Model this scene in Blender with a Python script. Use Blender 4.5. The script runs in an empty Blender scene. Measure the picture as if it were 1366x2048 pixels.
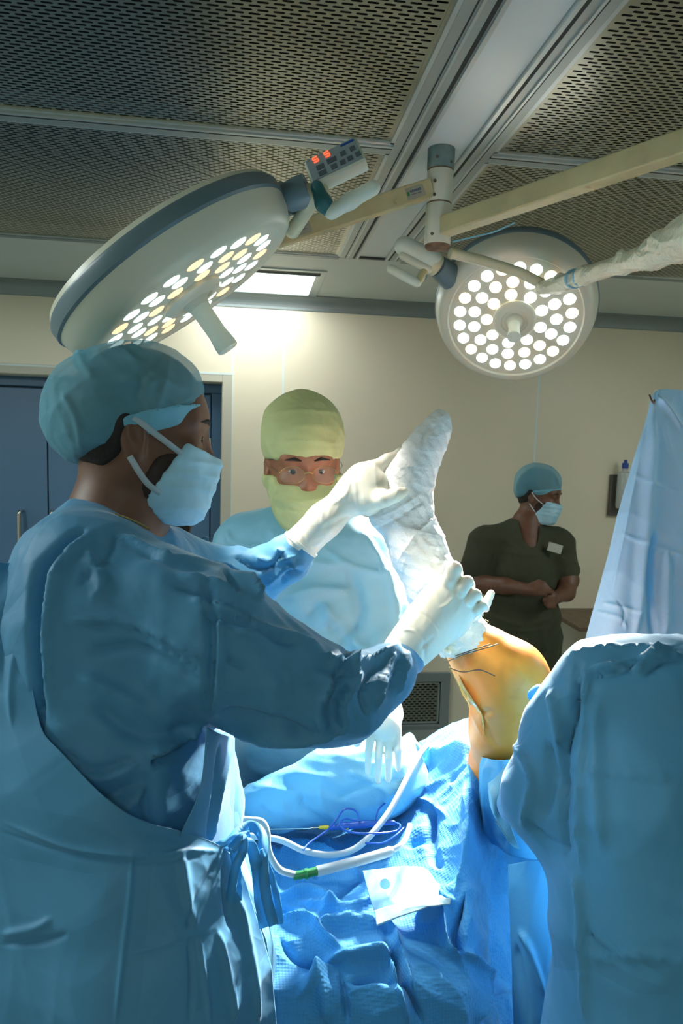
import bpy, math, random
import numpy as np
from math import radians, sin, cos, pi
from mathutils import Vector, Matrix

# ------------------------------------------------------------------ camera
F = 1365.0
CAM = np.array([0.0, 0.0, 1.72])
_y, _p, _r = radians(7.633), radians(-5.974), radians(1.785)
FW = np.array([sin(_y)*cos(_p), cos(_y)*cos(_p), sin(_p)])
_rt = np.array([cos(_y), -sin(_y), 0.0])
_up = np.cross(_rt, FW)
RT = cos(_r)*_rt + sin(_r)*_up
UP = -sin(_r)*_rt + cos(_r)*_up

scene = bpy.context.scene
col = scene.collection
cd = bpy.data.cameras.new('camera'); cam = bpy.data.objects.new('camera', cd); col.objects.link(cam)
cd.sensor_fit = 'VERTICAL'; cd.sensor_height = 36.0; cd.lens = 36.0*F/2048.0
cd.clip_start = 0.02
cam.matrix_world = Matrix(((RT[0], UP[0], -FW[0], CAM[0]), (RT[1], UP[1], -FW[1], CAM[1]), (RT[2], UP[2], -FW[2], CAM[2]), (0, 0, 0, 1)))
scene.camera = cam
cd.dof.use_dof = True; cd.dof.focus_distance = 1.15; cd.dof.aperture_fstop = 11.0

# ------------------------------------------------------------------ world, lights, exposure
world = bpy.data.worlds.new('world'); scene.world = world; world.use_nodes = True
world.node_tree.nodes['Background'].inputs[0].default_value = (0.55, 0.75, 1.0, 1)
world.node_tree.nodes['Background'].inputs[1].default_value = 0.05
scene.view_settings.view_transform = 'Standard'; scene.view_settings.look = 'None'
scene.view_settings.gamma = 1.0; scene.view_settings.exposure = 0.0
scene.view_settings.use_curve_mapping = False

FILL_LIGHT = 24.0        # added unseen fill panels, left and right of the table and behind the camera
PANEL_LIGHT = 5.0        # emission of the ceiling light in view
LAMP_A = 52.0            # left surgical lamp
LAMP_B = 1350.0            # right surgical lamp

def W(x, y, Z):
    return CAM + Z*(FW + (x-683.0)/F*RT - (y-1024.0)/F*UP)
def camvec(x, y, z):      # right, up, forward
    return x*RT + y*UP + z*FW
def proj(P):
    d = P - CAM
    z = d @ FW
    z = np.where(z < 0.05, 0.05, z)
    return 683.0 + F*(d @ RT)/z, 1024.0 - F*(d @ UP)/z, z

def area_light(name, loc, size, energy, color, rot=(0, 0, 0)):
    l = bpy.data.lights.new(name, 'AREA'); l.shape = 'RECTANGLE'; l.size = size[0]; l.size_y = size[1]
    l.energy = energy; l.color = color
    o = bpy.data.objects.new(name, l); o.location = loc; o.rotation_euler = rot; col.objects.link(o)
    return o
FILL_FIXTURES = ((-1.9, 1.2, 1.7), (2.75, 1.5, 0.6), (0.0, -1.7, 0.32))
for _x, _yy, _k in FILL_FIXTURES:
    area_light('ceiling_panel_light', (_x, _yy, 2.47), (0.58, 1.1), FILL_LIGHT*_k, (0.90, 1.0, 0.98))  # added fill lights on the ceiling, never in view
area_light('ceiling_panel_light', (-0.015, 3.55, 2.488), (0.60, 0.40), 4.5, (0.95, 1.0, 1.0))

# ------------------------------------------------------------------ materials
def srgb(r, g, b):
    f = lambda c: (c/255.0/12.92) if c/255.0 <= 0.04045 else ((c/255.0+0.055)/1.055)**2.4
    return (f(r), f(g), f(b), 1.0)

def mat(name, c, rough=0.5, metal=0.0, bump=None, vary=None, sheen=0.0, sss=0.0, trans=0.0, alpha=1.0, spec=0.5,
        emit=None, estr=0.0, coat=0.0, stain=None, translucent=0.0):
    m = bpy.data.materials.new(name); m.use_nodes = True
    nt = m.node_tree; N = nt.nodes; L = nt.links
    b = N['Principled BSDF']
    b.inputs['Base Color'].default_value = c
    b.inputs['Roughness'].default_value = rough
    b.inputs['Metallic'].default_value = metal
    b.inputs['Specular IOR Level'].default_value = spec
    if sheen: b.inputs['Sheen Weight'].default_value = sheen; b.inputs['Sheen Roughness'].default_value = 0.4
    if sss:
        b.inputs['Subsurface Weight'].default_value = sss
        b.inputs['Subsurface Radius'].default_value = (0.02, 0.01, 0.006)
        b.inputs['Subsurface Scale'].default_value = 0.5
    if trans: b.inputs['Transmission Weight'].default_value = trans
    if alpha < 1: b.inputs['Alpha'].default_value = alpha
    if coat: b.inputs['Coat Weight'].default_value = coat
    if emit: b.inputs['Emission Color'].default_value = emit; b.inputs['Emission Strength'].default_value = estr
    geo = N.new('ShaderNodeNewGeometry')
    src = geo.outputs['Position']
    colsock = None
    if vary:
        sc, amt = vary
        n = N.new('ShaderNodeTexNoise'); n.inputs['Scale'].default_value = sc; n.inputs['Detail'].default_value = 4
        L.new(src, n.inputs['Vector'])
        r = N.new('ShaderNodeValToRGB')
        r.color_ramp.elements[0].position = 0.3; r.color_ramp.elements[1].position = 0.72
        r.color_ramp.elements[0].color = tuple(max(0, x*(1-amt)) for x in c[:3])+(1,)
        r.color_ramp.elements[1].color = tuple(min(1, x*(1+amt)) for x in c[:3])+(1,)
        L.new(n.outputs['Fac'], r.inputs['Fac']); L.new(r.outputs['Color'], b.inputs['Base Color'])
        colsock = r.outputs['Color']
    if stain:
        sc, thr, sc_col = stain
        n = N.new('ShaderNodeTexNoise'); n.inputs['Scale'].default_value = sc; n.inputs['Detail'].default_value = 5
        L.new(src, n.inputs['Vector'])
        r = N.new('ShaderNodeValToRGB'); r.color_ramp.elements[0].position = thr; r.color_ramp.elements[1].position = thr+0.12
        L.new(n.outputs['Fac'], r.inputs['Fac'])
        mx = N.new('ShaderNodeMix'); mx.data_type = 'RGBA'
        L.new(r.outputs['Color'], mx.inputs[0])
        if colsock: L.new(colsock, mx.inputs[6])
        else: mx.inputs[6].default_value = c
        mx.inputs[7].default_value = sc_col
        L.new(mx.outputs[2], b.inputs['Base Color']); colsock = mx.outputs[2]
    if bump:
        kind, sc, st, dist = bump
        bn = N.new('ShaderNodeBump'); bn.inputs['Strength'].default_value = st; bn.inputs['Distance'].default_value = dist
        if kind == 'noise':
            n = N.new('ShaderNodeTexNoise'); n.inputs['Scale'].default_value = sc; n.inputs['Detail'].default_value = 6
            L.new(src, n.inputs['Vector']); L.new(n.outputs['Fac'], bn.inputs['Height'])
        elif kind == 'weave':
            # small embossed grid of a non-woven drape, in object space
            w1 = N.new('ShaderNodeTexVoronoi'); w1.inputs['Scale'].default_value = sc; w1.inputs['Randomness'].default_value = 0.0
            L.new(src, w1.inputs['Vector']); L.new(w1.outputs['Distance'], bn.inputs['Height'])
        elif kind == 'crumple':
            n0 = N.new('ShaderNodeTexNoise'); n0.inputs['Scale'].default_value = sc*0.7
            L.new(src, n0.inputs['Vector'])
            ad = N.new('ShaderNodeVectorMath'); ad.operation = 'MULTIPLY_ADD'
            L.new(n0.outputs['Color'], ad.inputs[0]); ad.inputs[1].default_value = (0.18, 0.18, 0.18)
            L.new(src, ad.inputs[2])
            w1 = N.new('ShaderNodeTexVoronoi'); w1.feature = 'DISTANCE_TO_EDGE'; w1.inputs['Scale'].default_value = sc
            L.new(ad.outputs[0], w1.inputs['Vector'])
            rr = N.new('ShaderNodeMapRange'); rr.inputs[2].default_value = 0.28
            L.new(w1.outputs['Distance'], rr.inputs[0]); L.new(rr.outputs[0], bn.inputs['Height'])
            n2 = N.new('ShaderNodeTexNoise'); n2.inputs['Scale'].default_value = sc*28; n2.inputs['Detail'].default_value = 3
            L.new(src, n2.inputs['Vector'])
            b2 = N.new('ShaderNodeBump'); b2.inputs['Strength'].default_value = 0.25; b2.inputs['Distance'].default_value = 0.001
            L.new(n2.outputs['Fac'], b2.inputs['Height']); L.new(bn.outputs[0], b2.inputs['Normal']); bn = b2
        L.new(bn.outputs[0], b.inputs['Normal'])
    if translucent:
        t = N.new('ShaderNodeBsdfTranslucent'); mixn = N.new('ShaderNodeMixShader')
        mixn.inputs[0].default_value = translucent
        if colsock: L.new(colsock, t.inputs['Color'])
        else: t.inputs['Color'].default_value = c
        L.new(b.outputs[0], mixn.inputs[1]); L.new(t.outputs[0], mixn.inputs[2])
        L.new(mixn.outputs[0], N['Material Output'].inputs['Surface'])
    return m

M = {}
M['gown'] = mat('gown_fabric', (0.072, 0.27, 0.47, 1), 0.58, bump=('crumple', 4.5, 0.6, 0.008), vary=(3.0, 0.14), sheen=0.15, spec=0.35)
M['gown_tie'] = mat('gown_tie_fabric', (0.07, 0.36, 0.66, 1), 0.55, bump=('noise', 120, 0.3, 0.001), translucent=0.25)
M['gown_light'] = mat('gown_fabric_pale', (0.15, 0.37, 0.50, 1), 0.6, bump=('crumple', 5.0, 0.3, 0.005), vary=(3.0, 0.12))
M['drape'] = mat('drape_fabric', (0.055, 0.29, 0.60, 1), 0.7, bump=('weave', 230, 0.6, 0.0016), vary=(5.0, 0.10), sheen=0.1, spec=0.3)
M['drape_white'] = mat('drape_flap_fabric', (0.11, 0.33, 0.52, 1), 0.6, bump=('noise', 90, 0.2, 0.001))
M['screen'] = mat('screen_drape_fabric', (0.34, 0.62, 0.86, 1), 0.6, bump=('crumple', 6.0, 0.12, 0.003), vary=(3.0, 0.06), translucent=0.15)
M['collar'] = mat('smooth_drape_film', (0.09, 0.38, 0.66, 1), 0.5, bump=('crumple', 6.0, 0.12, 0.003), vary=(3.0, 0.06), translucent=0.1)
M['legdrape'] = mat('leg_drape_fabric', (0.17, 0.46, 0.66, 1), 0.65, bump=('crumple', 9.0, 0.4, 0.004), vary=(6.0, 0.1), stain=(14, 0.66, (0.28, 0.42, 0.30, 1)))
M['cap'] = mat('bouffant_cap_fabric', (0.17, 0.45, 0.58, 1), 0.7, bump=('noise', 160, 0.5, 0.001), alpha=0.55, spec=0.2)
M['cap_band'] = mat('bouffant_band_fabric', (0.20, 0.52, 0.68, 1), 0.7, bump=('noise', 160, 0.5, 0.001), alpha=0.75, spec=0.2)
M['mask'] = mat('mask_fabric', (0.36, 0.62, 0.76, 1), 0.75, bump=('noise', 200, 0.3, 0.0006), vary=(20, 0.12))
M['strap'] = mat('mask_strap_fabric', (0.55, 0.66, 0.70, 1), 0.7, alpha=0.55)
M['loop'] = mat('mask_ear_loop', (0.8, 0.85, 0.86, 1), 0.6)
M['green_cloth'] = mat('green_cotton_cap', (0.50, 0.55, 0.27, 1), 0.9, bump=('crumple', 12, 0.4, 0.003), vary=(9, 0.12))
M['scrub'] = mat('olive_scrub_cotton', (0.040, 0.044, 0.022, 1), 0.9, bump=('crumple', 6, 0.5, 0.006), vary=(5, 0.2))
M['skin_dark'] = mat('brown_skin', (0.13, 0.055, 0.030, 1), 0.5, sss=0.08, bump=('noise', 220, 0.25, 0.0006), vary=(25, 0.15))
M['skin_mid'] = mat('tan_skin', (0.30, 0.12, 0.065, 1), 0.5, sss=0.08, bump=('noise', 220, 0.2, 0.0006), vary=(25, 0.12))
M['hair'] = mat('black_hair', (0.012, 0.009, 0.008, 1), 0.8, bump=('noise', 300, 0.8, 0.002))
M['beard'] = mat('dark_stubble', (0.030, 0.016, 0.012, 1), 0.8, bump=('noise', 400, 0.8, 0.001))
M['eye'] = mat('eye_white', (0.6, 0.57, 0.52, 1), 0.2)
M['iris'] = mat('dark_iris', (0.02, 0.01, 0.006, 1), 0.1)
M['iodine'] = mat('iodine_painted_skin', (1.0, 0.31, 0.045, 1), 0.42, sss=0.35, bump=('noise', 60, 0.2, 0.002), vary=(11, 0.2), stain=(9, 0.56, (0.62, 0.16, 0.012, 1)))
M['bandage'] = mat('cotton_bandage', (0.86, 0.88, 0.88, 1), 0.95, bump=('noise', 240, 0.8, 0.0015), vary=(14, 0.08), stain=(26, 0.72, (0.55, 0.52, 0.38, 1)), spec=0.1)
M['cotton'] = mat('cotton_padding', (0.74, 0.76, 0.70, 1), 1.0, bump=('noise', 150, 1.0, 0.004), stain=(20, 0.55, (0.62, 0.56, 0.30, 1)), spec=0.1)
M['glove'] = mat('latex_glove', (0.86, 0.84, 0.72, 1), 0.42, sss=0.12, bump=('noise', 35, 0.12, 0.002), spec=0.4)
M['cream'] = mat('cream_enamel', (0.68, 0.68, 0.56, 1), 0.35, vary=(4, 0.05), spec=0.4)
M['cream_yellow'] = mat('aged_cream_paint', (0.50, 0.46, 0.26, 1), 0.42, vary=(9, 0.22), stain=(26, 0.70, (0.32, 0.22, 0.08, 1)))
M['cream_under'] = mat('cream_paint', (0.62, 0.60, 0.42, 1), 0.4, vary=(9, 0.12))
M['bluegrey'] = mat('blue_grey_plastic', (0.13, 0.20, 0.24, 1), 0.35)
M['teal'] = mat('teal_plastic', (0.03, 0.15, 0.17, 1), 0.4)
M['plastic_white'] = mat('white_plastic', (0.74, 0.80, 0.70, 1), 0.4)
M['panel_face'] = mat('grey_membrane', (0.30, 0.38, 0.42, 1), 0.4)
M['panel_key'] = mat('dark_membrane_key', (0.10, 0.13, 0.16, 1), 0.5)
M['red_led'] = mat('red_display', (0.8, 0.02, 0.01, 1), 0.4, emit=(1.0, 0.06, 0.02, 1), estr=3.5)
M['lens_plate'] = mat('lamp_reflector_plate', (0.25, 0.29, 0.29, 1), 0.25, metal=0.6)
M['led_white'] = mat('white_led', (0.9, 0.95, 0.95, 1), 0.3, emit=(0.93, 1.0, 0.98, 1), estr=5.0)
M['led_warm'] = mat('warm_led', (0.95, 0.85, 0.7, 1), 0.3, emit=(1.0, 0.80, 0.52, 1), estr=4.2)
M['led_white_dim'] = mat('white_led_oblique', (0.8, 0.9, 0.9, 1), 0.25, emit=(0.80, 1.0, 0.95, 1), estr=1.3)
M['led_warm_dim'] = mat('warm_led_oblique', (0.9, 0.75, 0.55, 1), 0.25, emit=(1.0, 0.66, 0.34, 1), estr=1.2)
M['rust'] = mat('rusty_steel', (0.16, 0.09, 0.05, 1), 0.7, vary=(40, 0.5))
M['steel_dirty'] = mat('dirty_blue_grey_steel', (0.17, 0.24, 0.24, 1), 0.4, metal=0.3, vary=(25, 0.3), stain=(30, 0.66, (0.2, 0.11, 0.06, 1)))
M['steel'] = mat('brushed_steel', (0.55, 0.55, 0.50, 1), 0.3, metal=1.0, vary=(5, 0.12))
M['perf'] = mat('perforated_steel', (0.46, 0.46, 0.38, 1), 0.30, metal=0.9, vary=(3, 0.2), bump=('noise', 3, 0.15, 0.01))
M['alu'] = mat('aluminium_rail', (0.42, 0.48, 0.48, 1), 0.35, metal=0.5)
M['alu_dark'] = mat('shadow_gap_gasket', (0.03, 0.035, 0.035, 1), 0.7)
M['alu_bright'] = mat('bright_aluminium_lip', (0.60, 0.66, 0.66, 1), 0.3, metal=0.5)
M['ceil_white'] = mat('gloss_white_ceiling_panel', (0.72, 0.80, 0.80, 1), 0.30, spec=0.5)
M['ceil'] = mat('painted_ceiling', (0.62, 0.68, 0.64, 1), 0.4, vary=(2, 0.04))
M['plenum'] = mat('plenum_filter', (0.012, 0.012, 0.010, 1), 0.9)
M['wall'] = mat('cream_wall_laminate', (0.76, 0.69, 0.53, 1), 0.35, vary=(1.6, 0.04), spec=0.5)
M['wall_side'] = mat('side_wall_laminate', (0.62, 0.63, 0.54, 1), 0.4)
M['caulk'] = mat('white_sealant', (0.70, 0.78, 0.76, 1), 0.4)
M['cove'] = mat('grey_aluminium_cove', (0.26, 0.30, 0.30, 1), 0.4, metal=0.3)
M['casing'] = mat('cream_door_casing', (0.52, 0.50, 0.40, 1), 0.4)
M['door_blue'] = mat('blue_door_paint', (0.075, 0.17, 0.30, 1), 0.4, vary=(2, 0.06))
M['door_blue_dark'] = mat('blue_door_frame_paint', (0.055, 0.13, 0.23, 1), 0.45)
M['chrome'] = mat('chrome', (0.7, 0.68, 0.62, 1), 0.12, metal=1.0)
M['floor'] = mat('grey_green_vinyl', (0.27, 0.31, 0.29, 1), 0.35, vary=(6, 0.1))
M['light_panel'] = mat('lit_ceiling_diffuser', (0.9, 0.95, 0.92, 1), 0.5, emit=(0.9, 1.0, 0.96, 1), estr=PANEL_LIGHT)
M['wrap'] = mat('clear_plastic_wrap', (0.74, 0.73, 0.56, 1), 0.32, bump=('crumple', 26, 0.4, 0.004), vary=(14, 0.10), spec=0.5)
M['tape'] = mat('blue_tape', (0.18, 0.42, 0.55, 1), 0.4)
M['tube'] = mat('translucent_suction_tube', (0.45, 0.53, 0.57, 1), 0.25, alpha=0.8, spec=0.6)
M['tube_clear'] = mat('clear_suction_handle', (0.55, 0.62, 0.64, 1), 0.2, alpha=0.7, spec=0.6)
M['green'] = mat('green_connector', (0.02, 0.20, 0.06, 1), 0.35)
M['cable'] = mat('blue_cable', (0.015, 0.09, 0.42, 1), 0.35)
M['yellow'] = mat('yellow_tip', (0.65, 0.48, 0.03, 1), 0.4)
M['wood'] = mat('brown_shelf_laminate', (0.15, 0.10, 0.06, 1), 0.5, vary=(12, 0.2))
M['bottle'] = mat('clear_bottle', (0.55, 0.60, 0.58, 1), 0.2, alpha=0.75)
M['blue_cap'] = mat('blue_pump_cap', (0.02, 0.07, 0.35, 1), 0.4)
M['bracket'] = mat('dark_bracket', (0.08, 0.075, 0.06, 1), 0.5)
M['gold'] = mat('gold_chain', (0.45, 0.34, 0.12, 1), 0.3, metal=0.8)
M['label'] = mat('paper_label', (0.33, 0.34, 0.27, 1), 0.6)
M['label_ink'] = mat('label_ink', (0.09, 0.12, 0.20, 1), 0.6)
M['tag_cloth'] = mat('pale_tape_label', (0.40, 0.42, 0.36, 1), 0.7)
M['dark_shoe'] = mat('dark_clog_rubber', (0.05, 0.06, 0.07, 1), 0.6)
M['trouser'] = mat('blue_scrub_trousers', (0.07, 0.17, 0.28, 1), 0.85)
M['lensglass'] = mat('spectacle_lens', (0.55, 0.85, 0.78, 1), 0.2, alpha=0.05, spec=0.3)
M['table_pad'] = mat('operating_table_pad', (0.03, 0.03, 0.035, 1), 0.5)
M['ink_dot'] = mat('blue_drape_dot', (0.08, 0.33, 0.62, 1), 0.6)

# ------------------------------------------------------------------ mesh helpers
def link(name, me, m=None, parent=None, smooth=True):
    o = bpy.data.objects.new(name, me); col.objects.link(o)
    if m is not None and len(me.materials) == 0: me.materials.append(m)
    if smooth and len(me.polygons): me.polygons.foreach_set('use_smooth', [True]*len(me.polygons))
    if parent is not None: o.parent = parent
    return o
def raw(name, V, Fc, m=None, parent=None, smooth=True):
    me = bpy.data.meshes.new(name)
    me.from_pydata([tuple(map(float, v)) for v in V], [], [tuple(int(i) for i in f) for f in Fc]); me.update()
    return link(name, me, m, parent, smooth)
def rawnp(name, V, Q, m=None, parent=None, smooth=True):
    """quads only, numpy fast path"""
    me = bpy.data.meshes.new(name)
    n, k = len(V), len(Q)
    me.vertices.add(n); me.vertices.foreach_set('co', np.ascontiguousarray(V, dtype=np.float32).ravel())
    me.loops.add(k*4); me.loops.foreach_set('vertex_index', np.ascontiguousarray(Q, dtype=np.int32).ravel())
    me.polygons.add(k); me.polygons.foreach_set('loop_start', np.arange(0, k*4, 4, dtype=np.int32))
    me.update(calc_edges=True); me.validate()
    return link(name, me, m, parent, smooth)
def empty(name, label, cat, loc, group=None):
    o = bpy.data.objects.new(name, None); col.objects.link(o); o.location = tuple(map(float, loc)); o.empty_display_size = 0.05
    tag(o, label, cat, group); return o
def tag(o, label, cat, group=None):
    o['label'] = label; o['category'] = cat
    if group: o['group'] = group
    return o
def adopt(root):
    bpy.context.view_layer.update()
    for c in [c for c in bpy.data.objects if c.parent == root]:
        c.matrix_parent_inverse = root.matrix_world.inverted()
ROOTS = []
def thing(name, label, cat, loc, group=None):
    o = empty(name, label, cat, loc, group); ROOTS.append(o); return o
def struct(o):
    o['kind'] = 'structure'; return o

class MB:
    def __init__(s): s.V = []; s.F = []
    def add(s, V, Fc):
        b = len(s.V); s.V += [tuple(map(float, v)) for v in V]; s.F += [tuple(i+b for i in f) for f in Fc]; return s
    def box(s, a, b, bev=0.0):
        x0, y0, z0 = a; x1, y1, z1 = b
        return s.add([(x0,y0,z0),(x1,y0,z0),(x1,y1,z0),(x0,y1,z0),(x0,y0,z1),(x1,y0,z1),(x1,y1,z1),(x0,y1,z1)],
                     [(0,3,2,1),(4,5,6,7),(0,1,5,4),(1,2,6,5),(2,3,7,6),(3,0,4,7)])
    def obox(s, c, ax, ay, az):      # centre and half axes
        c, ax, ay, az = map(np.array, (c, ax, ay, az))
        P = [c+i*ax+j*ay+k*az for k in (-1, 1) for j in (-1, 1) for i in (-1, 1)]
        return s.add(P, [(0,2,3,1),(4,5,7,6),(0,1,5,4),(1,3,7,5),(3,2,6,7),(2,0,4,6)])
    def tube(s, pts, rad, n=12, cap=True):
        pts = [np.array(p, float) for p in pts]
        rad = rad if hasattr(rad, '__len__') else [rad]*len(pts)
        prev = None; V = []
        for i, p in enumerate(pts):
            t = pts[min(i+1, len(pts)-1)]-pts[max(i-1, 0)]; t = t/(np.linalg.norm(t)+1e-9)
            if prev is None:
                a = np.array([0, 0, 1.0]) if abs(t[2]) < 0.9 else np.array([1.0, 0, 0])
                u = np.cross(t, a)
            else: u = prev-t*(prev@t)
            u = u/np.linalg.norm(u); prev = u; w = np.cross(t, u)
            for k in range(n):
                an = 2*pi*k/n; V.append(p+rad[i]*(cos(an)*u+sin(an)*w))
        Fc = [(i*n+k, i*n+(k+1) % n, (i+1)*n+(k+1) % n, (i+1)*n+k) for i in range(len(pts)-1) for k in range(n)]
        if cap: Fc += [tuple(range(n-1, -1, -1)), tuple((len(pts)-1)*n+k for k in range(n))]
        return s.add(V, Fc)
    def lathe(s, o, ax, prof, n=48):       # prof: (r, h) along axis
        o = np.array(o, float); ax = np.array(ax, float); ax /= np.linalg.norm(ax)
        a = np.array([0, 0, 1.0]) if abs(ax[2]) < 0.9 else np.array([1.0, 0, 0])
        u = np.cross(ax, a); u /= np.linalg.norm(u); w = np.cross(ax, u)
        V = []; Fc = []
        for r, h in prof:
            for k in range(n):
                an = 2*pi*k/n; V.append(o+h*ax+r*(cos(an)*u+sin(an)*w))
        for i in range(len(prof)-1):
            for k in range(n): Fc.append((i*n+k, i*n+(k+1) % n, (i+1)*n+(k+1) % n, (i+1)*n+k))
        if prof[0][0] > 1e-4: Fc.append(tuple(range(n-1, -1, -1)))
        if prof[-1][0] > 1e-4: Fc.append(tuple((len(prof)-1)*n+k for k in range(n)))
        return s.add(V, Fc)
    def build(s, name, m, parent=None, smooth=False, bevel=0.0):
        o = raw(name, s.V, s.F, m, parent, smooth)
        if bevel:
            md = o.modifiers.new('bevel', 'BEVEL'); md.width = bevel; md.segments = 3; md.limit_method = 'ANGLE'
        if smooth == 'auto' or smooth:
            o.data.polygons.foreach_set('use_smooth', [True]*len(o.data.polygons))
            if hasattr(o.data, 'set_sharp_from_angle'): o.data.set_sharp_from_angle(angle=radians(40))
        return o

def catmull(pts, n):
    P = np.array(pts, float)
    if len(P) == 2: t = np.linspace(0, 1, n)[:, None]; return P[0]*(1-t)+P[1]*t
    d = np.r_[0, np.cumsum(np.linalg.norm(np.diff(P, axis=0), axis=1)**0.5)]; d /= d[-1]
    tt = np.linspace(0, 1, n); out = np.zeros((n, P.shape[1]))
    idx = np.clip(np.searchsorted(d, tt, side='right')-1, 0, len(P)-2)
    for k in range(n):
        i = idx[k]; a = (tt[k]-d[i])/(d[i+1]-d[i])
        p0 = P[max(i-1, 0)]; p1 = P[i]; p2 = P[i+1]; p3 = P[min(i+2, len(P)-1)]
        out[k] = 0.5*((2*p1)+(-p0+p2)*a+(2*p0-5*p1+4*p2-p3)*a*a+(-p0+3*p1-3*p2+p3)*a**3)
    return out
def WP(pts): return [W(*p) for p in pts]

# ------------------------------------------------------------------ folds and wrinkles
def normals_quads(V, Q):
    a = V[Q[:, 2]]-V[Q[:, 0]]; b = V[Q[:, 3]]-V[Q[:, 1]]
    n = np.cross(a, b); out = np.zeros_like(V)
    for k in range(4): np.add.at(out, Q[:, k], n)
    return out/(np.linalg.norm(out, axis=1)[:, None]+1e-12)
def fold_field(px, py, folds):
    d = np.zeros_like(px)
    for f in folds:
        pts, w, amp = f[0], f[1], f[2]; sharp = f[3] if len(f) > 3 else 1.0
        P = catmull([(a, b) for a, b in pts], max(6, 5*len(pts)))
        best = np.full(px.shape, 1e9); tb = np.zeros_like(px)
        for i in range(len(P)-1):
            a, b = P[i], P[i+1]; ab = b-a; L2 = ab@ab+1e-9
            t = np.clip(((px-a[0])*ab[0]+(py-a[1])*ab[1])/L2, 0, 1)
            dd = np.hypot(px-a[0]-t*ab[0], py-a[1]-t*ab[1])
            m = dd < best; best = np.where(m, dd, best); tb = np.where(m, (i+t)/(len(P)-1), tb)
        ww = w*(0.35+0.65*np.sin(pi*np.clip(tb, 0.02, 0.98))**0.6)
        x = best/ww
        prof = np.exp(-np.abs(x)**(2.0 if sharp <= 1 else 1.15)*1.6)
        taper = np.clip(np.minimum(tb, 1-tb)*5+0.15, 0, 1)
        d += amp*0.001*prof*taper
    return d
def wrinkle(P, scale, seed, amp, direction=None, stretch=3.0):
    rng = np.random.RandomState(seed)
    q = P/scale
    if direction is not None:
        dv = np.array(direction, float); dv /= np.linalg.norm(dv)
        q = q-(q@dv)[:, None]*dv*(1-1.0/stretch)
    wv = np.zeros(len(P))
    for _ in range(3):
        k = rng.normal(size=3)*0.9; wv += np.sin(q@k+rng.uniform(0, 6))
    out = np.zeros(len(P))
    for i in range(4):
        k = rng.normal(size=3); k /= np.linalg.norm(k); fr = 1.2*1.6**i
        s_ = np.sin(q@k*fr+wv*1.3+rng.uniform(0, 6))
        out += (1-np.abs(s_))**2/(1.35**i)-0.35
    return out*amp*0.45

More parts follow.
